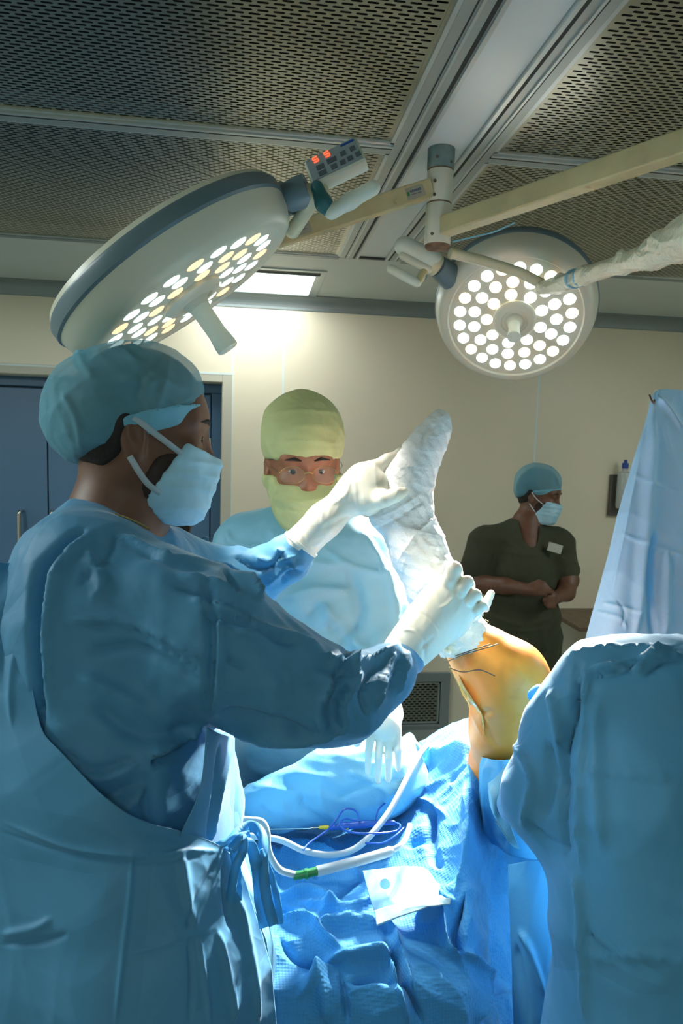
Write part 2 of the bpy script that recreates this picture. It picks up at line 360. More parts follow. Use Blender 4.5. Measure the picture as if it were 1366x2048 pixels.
# ------------------------------------------------------------------ implicit bodies
class SDF:
    def __init__(s): s.ops = []
    def cap(s, a, b, ra, rb=None, k=0.02): s.ops.append(('cap', np.array(a, float), np.array(b, float), ra, ra if rb is None else rb, k)); return s
    def chain(s, pts, k=0.02):          # pts: (px,py,Z,rpx)
        q = [(W(p[0], p[1], p[2]), p[3]*p[2]/F) for p in pts]
        for i in range(len(q)-1): s.cap(q[i][0], q[i+1][0], q[i][1], q[i+1][1], k)
        return s
    def ell(s, c, r, Rm=None, k=0.02): s.ops.append(('ell', np.array(c, float), np.array(r, float), np.eye(3) if Rm is None else np.array(Rm, float), k)); return s
    def sub(s, c, r, Rm=None, k=0.01): s.ops.append(('sub', np.array(c, float), np.array(r, float), np.eye(3) if Rm is None else np.array(Rm, float), k)); return s
    def cut(s, p, n, k=0.01): s.ops.append(('cut', np.array(p, float), np.array(n, float)/np.linalg.norm(n), k)); return s   # removes the side n points to
    def add(s, other): s.ops += other.ops; return s
    def bounds(s):
        lo = np.full(3, 1e9); hi = -lo
        for o in s.ops:
            if o[0] == 'cap':
                r = max(o[3], o[4]); lo = np.minimum(lo, np.minimum(o[1], o[2])-r); hi = np.maximum(hi, np.maximum(o[1], o[2])+r)
            elif o[0] == 'ell':
                r = np.abs(o[3].T) @ o[2]; lo = np.minimum(lo, o[1]-r); hi = np.maximum(hi, o[1]+r)
        return lo, hi
    def field(s, lo, res, shape):
        f = np.full(shape, 1.0, np.float32)
        ax = [lo[i]+res*np.arange(shape[i]) for i in range(3)]
        for o in s.ops:
            if o[0] == 'cap': l = np.minimum(o[1], o[2])-max(o[3], o[4])-o[5]-3*res; h = np.maximum(o[1], o[2])+max(o[3], o[4])+o[5]+3*res
            elif o[0] in ('ell', 'sub'):
                r = np.abs(o[3].T) @ o[2]; l = o[1]-r-o[4]-3*res; h = o[1]+r+o[4]+3*res
            else: l = lo; h = lo+res*np.array(shape)
            i0 = np.clip(((l-lo)/res).astype(int), 0, shape); i1 = np.clip(((h-lo)/res).astype(int)+2, 0, shape)
            if np.any(i1 <= i0): continue
            X = ax[0][i0[0]:i1[0], None, None]; Y = ax[1][None, i0[1]:i1[1], None]; Z = ax[2][None, None, i0[2]:i1[2]]
            sl = (slice(i0[0], i1[0]), slice(i0[1], i1[1]), slice(i0[2], i1[2]))
            if o[0] == 'cap':
                a, b, ra, rb, k = o[1:]; ab = b-a; L2 = ab@ab+1e-12
                t = np.clip(((X-a[0])*ab[0]+(Y-a[1])*ab[1]+(Z-a[2])*ab[2])/L2, 0, 1)
                d = np.sqrt((X-a[0]-t*ab[0])**2+(Y-a[1]-t*ab[1])**2+(Z-a[2]-t*ab[2])**2)-(ra+(rb-ra)*t)
            elif o[0] in ('ell', 'sub'):
                c, r, Rm, k = o[1:]
                u = [(Rm[i, 0]*(X-c[0])+Rm[i, 1]*(Y-c[1])+Rm[i, 2]*(Z-c[2])) for i in range(3)]
                k0 = np.sqrt(sum((u[i]/r[i])**2 for i in range(3)))
                k1 = np.sqrt(sum((u[i]/r[i]**2)**2 for i in range(3)))+1e-9
                d = k0*(k0-1)/k1
            else:
                p, n, k = o[1:]; d = (X-p[0])*n[0]+(Y-p[1])*n[1]+(Z-p[2])*n[2]
            g = f[sl]
            if o[0] in ('cap', 'ell'):
                h_ = np.clip(0.5+0.5*(g-d)/k, 0, 1); f[sl] = g*(1-h_)+d*h_-k*h_*(1-h_)
            else:
                dd = -d if o[0] == 'sub' else d
                h_ = np.clip(0.5-0.5*(g-dd)/k, 0, 1); f[sl] = g*(1-h_)+dd*h_+k*h_*(1-h_)
        return f
    def mesh(s, name, m, parent, res=0.006, disp=None, smooth_it=2, offset=0.0, region=None, thick=None, folds=None, wr=None):
        lo, hi = s.bounds(); pad = 3*res+abs(offset)+(0.01 if offset else 0)
        lo = lo-pad; hi = hi+pad
        shape = tuple(np.ceil((hi-lo)/res).astype(int)+1)
        f = s.field(lo, res, shape)-offset
        if region is not None: f = np.maximum(f, region.field(lo, res, shape))
        V, Q = nets(f, lo, res)
        if len(V) == 0: return None
        for _ in range(smooth_it):
            E = np.vstack([Q[:, [0, 1]], Q[:, [1, 2]], Q[:, [2, 3]], Q[:, [3, 0]]])
            acc = np.zeros_like(V); cnt = np.zeros(len(V))
            for c_ in range(3): acc[:, c_] = np.bincount(E[:, 0], V[E[:, 1], c_], len(V))+np.bincount(E[:, 1], V[E[:, 0], c_], len(V))
            cnt = np.bincount(E[:, 0], minlength=len(V))+np.bincount(E[:, 1], minlength=len(V))
            V = V*0.5+0.5*acc/cnt[:, None]
        if folds or wr or disp:
            N = normals_quads(V, Q); d = np.zeros(len(V))
            if wr:
                for w_ in wr: d += wrinkle(V, *w_)
            if folds:
                px, py, z = proj(V); face = -(N*(V-CAM)).sum(1)/np.linalg.norm(V-CAM, axis=1)
                d += fold_field(px, py, folds)*np.clip((face+0.15)*4, 0, 1)
            if disp: d += disp(V, N)
            V = V+N*d[:, None]
        return rawnp(name, V, Q, m, parent)

def nets(f, lo, res):
    ins = f < 0
    nx, ny, nz = f.shape
    c = np.zeros((nx-1, ny-1, nz-1), np.int8)
    for i in (0, 1):
        for j in (0, 1):
            for k in (0, 1): c += ins[i:nx-1+i, j:ny-1+j, k:nz-1+k]
    act = (c > 0) & (c < 8)
    idx = np.full(act.shape, -1, np.int64); I, J, K = np.nonzero(act); idx[I, J, K] = np.arange(len(I))
    if len(I) == 0: return np.zeros((0, 3)), np.zeros((0, 4), int)
    S = np.zeros((len(I), 3)); cnt = np.zeros(len(I))
    def fv(a, b, c_): return f[I+a, J+b, K+c_].astype(float)
    for ax in range(3):
        o = [(a, b) for a in (0, 1) for b in (0, 1)]
        for a, b in o:
            p0 = [0, 0, 0]; p1 = [0, 0, 0]
            oth = [x for x in range(3) if x != ax]
            p0[oth[0]] = p1[oth[0]] = a; p0[oth[1]] = p1[oth[1]] = b; p1[ax] = 1
            v0 = fv(*p0); v1 = fv(*p1); m = (v0 < 0) != (v1 < 0)
            t = np.where(m, v0/np.where(m, v0-v1, 1), 0)
            for q in range(3): S[:, q] += np.where(m, p0[q]+(t if q == ax else 0), 0)
            cnt += m
    V = lo+res*(np.stack([I, J, K], 1)+S/np.maximum(cnt, 1)[:, None])
    Qs = []
    for ax in range(3):
        a0 = [slice(1, n-1) for n in f.shape]; a1 = list(a0)
        a0[ax] = slice(0, f.shape[ax]-1); a1[ax] = slice(1, f.shape[ax])
        m = ins[tuple(a0)] != ins[tuple(a1)]
        ii = np.array(np.nonzero(m)); sgn = ins[tuple(a0)][m]
        base = ii.copy()
        for q in range(3):
            if q != ax: base[q] += 1
        o1, o2 = [(1, 2), (2, 0), (0, 1)][ax]
        def cell(d1, d2):
            b = base.copy(); b[o1] -= d1; b[o2] -= d2; return idx[b[0], b[1], b[2]]
        q = np.stack([cell(1, 1), cell(0, 1), cell(0, 0), cell(1, 0)], 1)
        q[~sgn] = q[~sgn][:, ::-1]
        Qs.append(q)
    Q = np.vstack(Qs); Q = Q[(Q >= 0).all(1)]
    return V, Q

def loft(name, rows, m, parent, nu=120, nv=120, folds=None, wr=None, thick=0.002, px_rows=True, extra=None):
    """rows: polylines of (px,py,Z); a cloth sheet through them"""
    R = np.array([catmull(r, nu) for r in rows])
    G = np.zeros((nv, nu, 3))
    for j in range(nu): G[:, j] = catmull(R[:, j], nv)
    P = G.reshape(-1, 3)
    V = CAM+P[:, 2:3]*(FW+((P[:, 0]-683)/F)[:, None]*RT-((P[:, 1]-1024)/F)[:, None]*UP) if px_rows else P
    i = np.arange(nv-1)[:, None]*nu+np.arange(nu-1)[None, :]; i = i.ravel()
    Q = np.stack([i, i+1, i+nu+1, i+nu], 1)
    N = normals_quads(V, Q)
    s = np.sign(-(N*(V-CAM)).sum(1)); s[s == 0] = 1
    if np.median(s) < 0: Q = Q[:, ::-1]; N = -N
    px, py, z = proj(V); d = np.zeros(len(V))
    if folds: d += fold_field(px, py, folds)
    if wr:
        for w_ in wr: d += wrinkle(V, *w_)
    if extra is not None: d += extra(px, py, V)
    V = V+N*d[:, None]
    o = rawnp(name, V, Q, m, parent)
    if thick:
        md = o.modifiers.new('thickness', 'SOLIDIFY'); md.thickness = thick; md.offset = -1
    return o

def ribbon(name, pts, w, m, parent=None, n=40, up=None, thick=0.0012, px=True):
    """flat strip through (px,py,Z) points, w metres wide"""
    P = catmull(pts, n); P = np.array([W(*p) for p in P]) if px else P
    V = []; up = UP if up is None else np.array(up, float)
    for i in range(n):
        t = P[min(i+1, n-1)]-P[max(i-1, 0)]; t /= np.linalg.norm(t)+1e-9
        v = (CAM-P[i]); v /= np.linalg.norm(v)
        s_ = np.cross(t, v); s_ /= np.linalg.norm(s_)+1e-9
        tw = 0.35*sin(i*0.35)
        s_ = s_*cos(tw)+v*sin(tw)
        V += [P[i]-s_*w/2, P[i]+s_*w/2]
    Fc = [(2*i, 2*i+1, 2*i+3, 2*i+2) for i in range(n-1)]
    o = raw(name, V, Fc, m, parent)
    md = o.modifiers.new('thickness', 'SOLIDIFY'); md.thickness = thick; md.offset = 0
    return o
def cable(name, pts, r, m, parent=None, n=60, px=True, k=10):
    P = catmull(pts, n); P = [W(*p) for p in P] if px else list(P)
    return MB().tube(P, r, k).build(name, m, parent, smooth=True)

exec_sections = []
# ------------------------------------------------------------------ the room
YW = 3.88; CZ = 2.5
def box_struct(name, a, b, m, parent=None):
    o = MB().box(a, b).build(name, m, parent)
    if parent is None: struct(o)
    return o
floor = box_struct('floor', (-3.2, -2.6, -0.05), (3.4, YW+0.3, 0.0), M['floor'])
box_struct('wall_left', (-3.2, -2.6, 0), (-3.1, YW, 2.6), M['wall_side'])
box_struct('wall_right', (3.3, -2.6, 0), (3.4, YW, 2.6), M['wall_side'])
box_struct('wall_front', (-3.1, -2.6, 0), (3.3, -2.5, 2.6), M['wall_side'])

# back wall: backing around the door opening, laminate panels proud of it with sealed joints
DX0, DX1, DZ = -2.09, -0.166, 2.02
wb = MB(); wb.box((-3.1, YW+0.02, 0), (DX0, YW+0.12, 2.6)); wb.box((DX0, YW+0.02, DZ), (DX1, YW+0.12, 2.6)); wb.box((DX1, YW+0.02, 0), (3.3, YW+0.12, 2.6))
wall_back = struct(wb.build('wall_back', M['caulk']))
def wpanel(x0, x1, z0, z1):
    g = 0.004
    MB().box((x0+g, YW, z0+g), (x1-g, YW+0.02, z1-g)).build('wall_panel', M['wall'], wall_back, bevel=0.002)
wpanel(-0.112, 0.169, 0, CZ); wpanel(0.169, 1.665, 0.0, CZ) if False else None
VX0, VX1, VZ1 = 0.50, 1.21, 0.352
wpanel(0.169, 0.5, 0, CZ); wpanel(0.5, VX1, VZ1, CZ) if False else None
# the middle panel is one sheet cut round the vent: build it as one mesh
mp = MB(); g = 0.004
mp.box((0.169+g, YW, VZ1), (1.665-g, YW+0.02, CZ)); mp.box((VX1, YW, 0), (1.665-g, YW+0.02, VZ1)); mp.box((0.169+g, YW, 0), (VX0, YW+0.02, VZ1))
for o in [o for o in bpy.data.objects if o.name.startswith('wall_panel')][1:]: bpy.data.objects.remove(o)
mp.build('wall_panel', M['wall'], wall_back)
wpanel(1.665, 3.3, 0, CZ); wpanel(-3.1, -0.112, 2.068, CZ); wpanel(-3.1, DX0-0.054, 0, 2.06)
for x_, z0_ in ((-0.112, 0.0), (0.169, 0.0), (1.665, 0.0)):
    MB().box((x_-0.0055, YW-0.0012, z0_), (x_+0.0055, YW+0.019, CZ)).build('sealant_joint', M['caulk'], wall_back)
MB().box((-3.1, YW-0.0052, 2.0605), (-0.117, YW+0.019, 2.0715)).build('sealant_joint', M['caulk'], wall_back)
# cove along the ceiling
prof = [(0, 0), (0.072, 0)] + [(0.072-0.066*sin(t*pi/2/8)*1.0, -0.006-0.064*(1-cos(t*pi/2/8))) for t in range(9)] + [(0.0, -0.074)]
V = []; Fc = []
for x in (-3.1, 3.3): V += [(x, YW-p[0], CZ+p[1]) for p in prof]
n = len(prof); Fc = [(i, (i+1) % n, n+(i+1) % n, n+i) for i in range(n)]+[tuple(range(n-1, -1, -1)), tuple(range(n, 2*n))]
struct(raw('trim_1', V, Fc, M['cove'], None, False))

# door
ca = MB()
ca.box((DX1, YW-0.004, 0), (-0.112, YW+0.02, 2.064)); ca.box((DX0-0.05, YW-0.004, 0), (DX0, YW+0.02, 2.064)); ca.box((DX0, YW-0.004, DZ), (DX1, YW+0.02, 2.064))
casing = struct(ca.build('trim_2', M['casing'], bevel=0.003))
rv = MB(); rv.box((DX0, YW+0.02, DZ-0.004), (DX1, YW+0.19, DZ)); rv.box((DX1-0.004, YW+0.02, 0), (DX1, YW+0.19, DZ)); rv.box((DX0, YW+0.02, 0), (DX0+0.004, YW+0.19, DZ))
rv.build('reveal', M['casing'], casing)
yd = YW+0.12
door = struct(MB().box((DX0, yd+0.05, 0), (DX1, yd+0.07, DZ-0.004)).build('door_1', M['door_blue_dark']))
fr = MB(); fr.box((DX0+.004, yd, DZ-0.055), (DX1-.004, yd+0.05, DZ-0.004)); fr.box((DX1-0.064, yd, 0), (DX1-.004, yd+0.05, DZ-0.055)); fr.box((DX0+.004, yd, 0), (DX0+0.064, yd+0.05, DZ-0.055))
fr.build('door_frame', M['door_blue_dark'], door, bevel=0.004)
for x0, x1, hx in ((DX0+0.07, -1.135, -1.27), (-1.128, DX1-0.07, -1.10)):
    leaf = MB().box((x0, yd+0.012, 0.01), (x1, yd+0.05, DZ-0.065)).build('door_leaf', M['door_blue'], door, bevel=0.003)
    hz = 1.275
    cable('pull_handle', [(hx, yd+0.012, hz), (hx, yd-0.04, hz-0.003), (hx, yd-0.048, hz-0.05), (hx, yd-0.048, hz-0.30), (hx, yd-0.04, hz-0.347), (hx, yd+0.012, hz-0.35)], 0.011, M['chrome'], leaf, px=False, k=14)
for hz in (1.62, 0.3):
    MB().tube([(DX1-0.07, yd-0.004, hz), (DX1-0.07, yd-0.004, hz+0.09)], 0.008, 10).build('hinge', M['steel'], door)

# wall vent low on the back wall
def perforated(name, x0, x1, y0, y1, m, parent, plane='z', at=0.0, px_=0.030, py_=0.012, sl=0.0235, sw=0.0062):
    nx = int(round((x1-x0)/px_)); ny = int(round((y1-y0)/py_))
    ux = (x1-x0)/nx; uy = (y1-y0)/ny
    hx, hy = sl/2, sw/2; c = sw/2
    loc = np.array([(-ux/2, -uy/2), (ux/2, -uy/2), (ux/2, uy/2), (-ux/2, uy/2),
                    (-hx+c, -hy), (hx-c, -hy), (hx, 0), (hx-c, hy), (-hx+c, hy), (-hx, 0)])
    # faces between rectangle and slot
    q = np.array([(0, 1, 5, 4), (2, 3, 8, 7)]); t5 = [(1, 2, 7, 6), (3, 0, 4, 9)]
    tri = np.array([(1, 6, 5, 5), (3, 9, 8, 8)])
    faces = np.array([(0, 1, 5, 4), (2, 3, 8, 7), (1, 2, 7, 6), (3, 0, 4, 9)]); tris = np.array([(1, 6, 5), (3, 9, 8)])
    cs = []
    for j in range(ny):
        off = 0 if j % 2 == 0 else ux/2
        k = nx if j % 2 == 0 else nx-1
        cs.append(np.stack([x0+ux/2+off+ux*np.arange(k), np.full(k, y0+uy*(j+0.5))], 1))
    C = np.vstack(cs); nC = len(C)
    V2 = (C[:, None, :]+loc[None]).reshape(-1, 2)
    b = (np.arange(nC)*10)[:, None, None]
    Qf = (b+faces[None]).reshape(-1, 4); Tf = (b+tris[None]).reshape(-1, 3)
    # half cells at the ends of odd rows
    ex = []
    for j in range(1, ny, 2):
        for xa, xb in ((x0, x0+ux/2), (x1-ux/2, x1)):
            ex.append([(xa, y0+uy*j), (xb, y0+uy*j), (xb, y0+uy*(j+1)), (xa, y0+uy*(j+1))])
    ex = np.array(ex).reshape(-1, 2); base = len(V2)
    V2 = np.vstack([V2, ex]); Qf = np.vstack([Qf, base+np.arange(len(ex)).reshape(-1, 4)])
    if plane == 'z': V = np.column_stack([V2, np.full(len(V2), at)]); flip = True
    else: V = np.column_stack([V2[:, 0], np.full(len(V2), at), V2[:, 1]]); flip = False
    if flip: Qf = Qf[:, ::-1]; Tf = Tf[:, ::-1]
    me = bpy.data.meshes.new(name); nq, nt = len(Qf), len(Tf)
    me.vertices.add(len(V)); me.vertices.foreach_set('co', V.astype(np.float32).ravel())
    me.loops.add(nq*4+nt*3); me.loops.foreach_set('vertex_index', np.r_[Qf.ravel(), Tf.ravel()].astype(np.int32))
    me.polygons.add(nq+nt); me.polygons.foreach_set('loop_start', np.r_[np.arange(nq)*4, nq*4+np.arange(nt)*3].astype(np.int32))
    me.update(calc_edges=True); me.validate()
    return link(name, me, m, parent, False)
vent = thing('wall_vent', 'grey framed return air vent with slotted grille low on the back wall', 'vent', (0.86, YW, 0.0))
vf = MB(); a, b_ = VX0, VX1
vf.box((a, YW-0.025, VZ1-0.055), (b_, YW+0.02, VZ1)); vf.box((a, YW-0.025, 0.0), (a+0.055, YW+0.02, VZ1-0.055)); vf.box((b_-0.055, YW-0.025, 0.0), (b_, YW+0.02, VZ1-0.055)); vf.box((a+.055, YW-0.025, 0.0), (b_-.055, YW+0.02, 0.03))
vf.build('vent_frame', M['cove'], vent, bevel=0.003)
vi = MB(); x0, x1, z0, z1 = a+0.06, b_-0.06, 0.035, VZ1-0.062
for p, q in (((x0, z1-.008), (x1, z1)), ((x0, z0), (x1, z0+.008)), ((x0, z0), (x0+.008, z1)), ((x1-.008, z0), (x1, z1))):
    vi.box((p[0], YW-0.012, p[1]), (q[0], YW-0.004, q[1]))
vi.build('grille_frame', M['alu'], vent)
perforated('perforated_grille', x0+.008, x1-.008, z0+.008, z1-.008, M['perf'], vent, 'y', YW-0.006, 0.032, 0.015, 0.024, 0.008)
MB().box((x0, YW+0.012, z0), (x1, YW+0.018, z1)).build('filter', M['plenum'], vent)

# ceiling -----------------------------------------------------------
LX0, LX1, LY0, LY1 = -0.32, 0.29, 3.36, 3.80
FX0, FX1, FY0 = -0.37, 0.335, 3.25
ce = MB(); t = 0.06
ce.box((-3.1, 3.01, CZ), (FX0, YW+0.02, CZ+t)); ce.box((FX1, 3.01, CZ), (3.3, YW+0.02, CZ+t))
ce.box((FX0, 3.01, CZ), (FX1, FY0, CZ+t)); ce.box((FX0, 3.815, CZ), (FX1, YW+0.02, CZ+t))
ce.box((-3.1, -2.5, CZ), (-1.19, 3.01, CZ+t)); ce.box((2.17, -2.5, CZ), (3.3, 3.01, CZ+t)); ce.box((-1.19, -2.5, CZ), (2.17, 0.72, CZ+t))
ceiling = struct(ce.build('ceiling', M['ceil']))
MB().box((-1.19, 0.72, CZ+0.055), (2.17, 3.01, CZ+0.06)).build('plenum_filter', M['plenum'], ceiling)
# centre strip and rails
def rail(x0, x1, y0, y1, m, z=CZ, h=0.05, nm='rail'):
    return MB().box((x0, y0, z), (x1, y1, z+h)).build(nm, m, ceiling, bevel=0.0015)
rail(0.436, 0.552, 0.72, 2.968, M['ceil_white'], CZ+0.002, 0.03, 'ceiling_panel')
for s, (xa, xb) in enumerate(((0.357, 0.436), (0.552, 0.628))):
    rail(xa, xb, 0.72, 2.99, M['alu'], CZ-0.004)
    inner = xb if s == 0 else xa
    for dx, w_, mm, zz in (((-0.010, 0.010, 'alu_bright', -0.010), (-0.022, 0.009, 'alu_dark', -0.0052), (-0.048, 0.006, 'alu_bright', -0.009), (-0.055, 0.003, 'alu_dark', -0.0052)) if s == 0 else
                           ((0.0, 0.010, 'alu_bright', -0.010), (0.013, 0.009, 'alu_dark', -0.0052), (0.042, 0.006, 'alu_bright', -0.009), (0.051, 0.003, 'alu_dark', -0.0052))):
        MB().box((inner+dx, 0.72, CZ+zz), (inner+dx+w_, 2.985, CZ-0.0035)).build('rail_rib', M[mm], ceiling)
rail(0.436, 0.552, 2.968, 2.985, M['alu_dark'], CZ-0.004)
for xa, xb in ((-1.19, 0.357), (0.628, 2.17)):
    rail(xa, xb, 1.855, 1.915, M['alu'], CZ-0.003)
    MB().box((xa, 1.858, CZ-0.008), (xb, 1.868, CZ-0.002)).build('rail_rib', M['alu_bright'], ceiling)
    MB().box((xa, 1.873, CZ-0.0042), (xb, 1.884, CZ-0.0025)).build('rail_rib', M['alu_dark'], ceiling)
    rail(xa, xb, 2.985, 3.02, M['cove'], CZ-0.005)
    rail(xa, xb, 0.70, 0.75, M['alu'], CZ-0.003)
    for ya, yb in ((0.75, 1.855), (1.915, 2.985)):
        X0, X1 = (xa+0.03, xb) if xa < 0 else (xa, xb-0.03)
        perforated('perforated_panel', X0+0.018, X1-0.018, ya+0.014, yb-0.014, M['perf'], ceiling, 'z', CZ+0.002)
        f_ = MB(); z_a, z_b = CZ-0.003, CZ+0.006
        f_.box((X0, ya, z_a), (X1, ya+0.007, z_b)); f_.box((X0, yb-0.010, z_a), (X1, yb-0.002, z_b)); f_.box((X0, ya, z_a), (X0+0.010, yb, z_b)); f_.box((X1-0.010, ya, z_a), (X1, yb, z_b))
        f_.build('panel_frame', M['alu_bright'], ceiling)
        g_ = MB(); z_b = CZ+0.004
        g_.box((X0+.010, ya+.007, CZ+.001), (X1-.010, ya+.0145, z_b)); g_.box((X0+.010, yb-.0145, CZ+.001), (X1-.010, yb-.010, z_b)); g_.box((X0+.010, ya+.0145, CZ+.001), (X0+.0185, yb-.0145, z_b)); g_.box((X1-.0185, ya+.0145, CZ+.001), (X1-.010, yb-.0145, z_b))
        g_.build('panel_edge', M['perf'], ceiling)
# ceiling light by the back wall
cl = thing('ceiling_light', 'bright square ceiling light panel close to the back wall', 'ceiling light', (0, 3.5, CZ))
fm = MB()
fm.box((FX0, FY0, CZ-0.006), (FX1, FY0+0.03, CZ+0.02)); fm.box((FX0, 3.80, CZ-0.006), (FX1, 3.815, CZ+0.02)); fm.box((FX0, FY0+.03, CZ-0.006), (LX0-.02, 3.80, CZ+0.02)); fm.box((LX1+0.02, FY0+.03, CZ-0.006), (FX1, 3.80, CZ+0.02))
fm.build('frame', M['alu'], cl, bevel=0.002)
fm = MB(); fm.box((LX0-.02, FY0+0.03, CZ+0.0), (LX1+.02, LY0-0.012, CZ+0.02)); fm.build('recess_frame', M['alu_dark'], cl)
fm = MB(); fm.box((LX0-.02, LY0-0.012, CZ-0.004), (LX1+.02, LY0, CZ+0.02)); fm.box((LX1, LY0, CZ-0.004), (LX1+.02, 3.80, CZ+0.02)); fm.box((LX0-.02, LY0, CZ-0.004), (LX0, 3.80, CZ+0.02)); fm.build('inner_frame', M['alu'], cl)
MB().box((LX0, LY0, CZ+0.002), (LX1, LY1, CZ+0.01)).build('diffuser', M['light_panel'], cl)
# ceiling bodies of the added fill lights, all out of view
for (lx, ly, _k), side_ in zip(FILL_FIXTURES, ('along the left wall', 'along the right wall', 'behind the camera')):
    q = thing('ceiling_light', 'added fill light panel %s, out of the picture' % side_, 'ceiling light', (lx, ly, CZ))
    fm = MB(); fm.box((lx-.33, ly-.59, CZ-.01), (lx+.33, ly-.55, CZ)); fm.box((lx-.33, ly+.55, CZ-.01), (lx+.33, ly+.59, CZ)); fm.box((lx-.33, ly-.55, CZ-.01), (lx-.29, ly+.55, CZ)); fm.box((lx+.29, ly-.55, CZ-.01), (lx+.33, ly+.55, CZ))
    fm.build('frame', M['alu'], q)
    MB().box((lx-.29, ly-.55, CZ-.004), (lx+.29, ly+.55, CZ)).build('diffuser', M['light_panel'], q)

# things on the wall at the right
def on_wall(px, py, y):
    d = W(px, py, 1.0)-CAM; return CAM+d*(y/d[1])
sh = on_wall(1150, 1250, 3.5)
shelf = thing('side_shelf', 'brown laminate shelf edge sticking out beside the blue screen drape', 'shelf', (2.3, 3.6, 0))
MB().box((sh[0], 3.45, sh[2]-0.025), (sh[0]+0.9, YW-0.001, sh[2])).build('shelf_board', M['wood'], shelf, bevel=0.003)
for lx, ly in ((sh[0]+0.28, 3.52), (sh[0]+0.85, 3.52), (sh[0]+0.28, 3.8), (sh[0]+0.85, 3.8)):
    MB().box((lx-.015, ly-.015, 0), (lx+.015, ly+.015, sh[2]-0.025)).build('leg', M['steel'], shelf)
dp = on_wall(1243, 960, YW-0.06)
dis = thing('soap_dispenser', 'wall mounted clear bottle dispenser with blue cap, half behind the screen drape', 'dispenser', (dp[0], YW-0.06, dp[2]))
MB().box((dp[0]-0.045, YW-0.03, dp[2]-0.22), (dp[0]+0.05, YW, dp[2]+0.03)).build('bracket', M['bracket'], dis, bevel=0.004)
MB().lathe((dp[0]+0.012, YW-0.07, dp[2]-0.17), (0, 0, 1), [(0.0, 0), (0.036, 0.002), (0.04, 0.02), (0.04, 0.19), (0.032, 0.215), (0.016, 0.225), (0.016, 0.24)], 28).build('bottle', M['bottle'], dis, smooth=True)
MB().lathe((dp[0]+0.012, YW-0.07, dp[2]+0.07), (0, 0, 1), [(0.019, 0), (0.019, 0.03), (0.010, 0.034), (0.010, 0.05), (0.0, 0.052)], 20).build('cap', M['blue_cap'], dis, smooth=True)
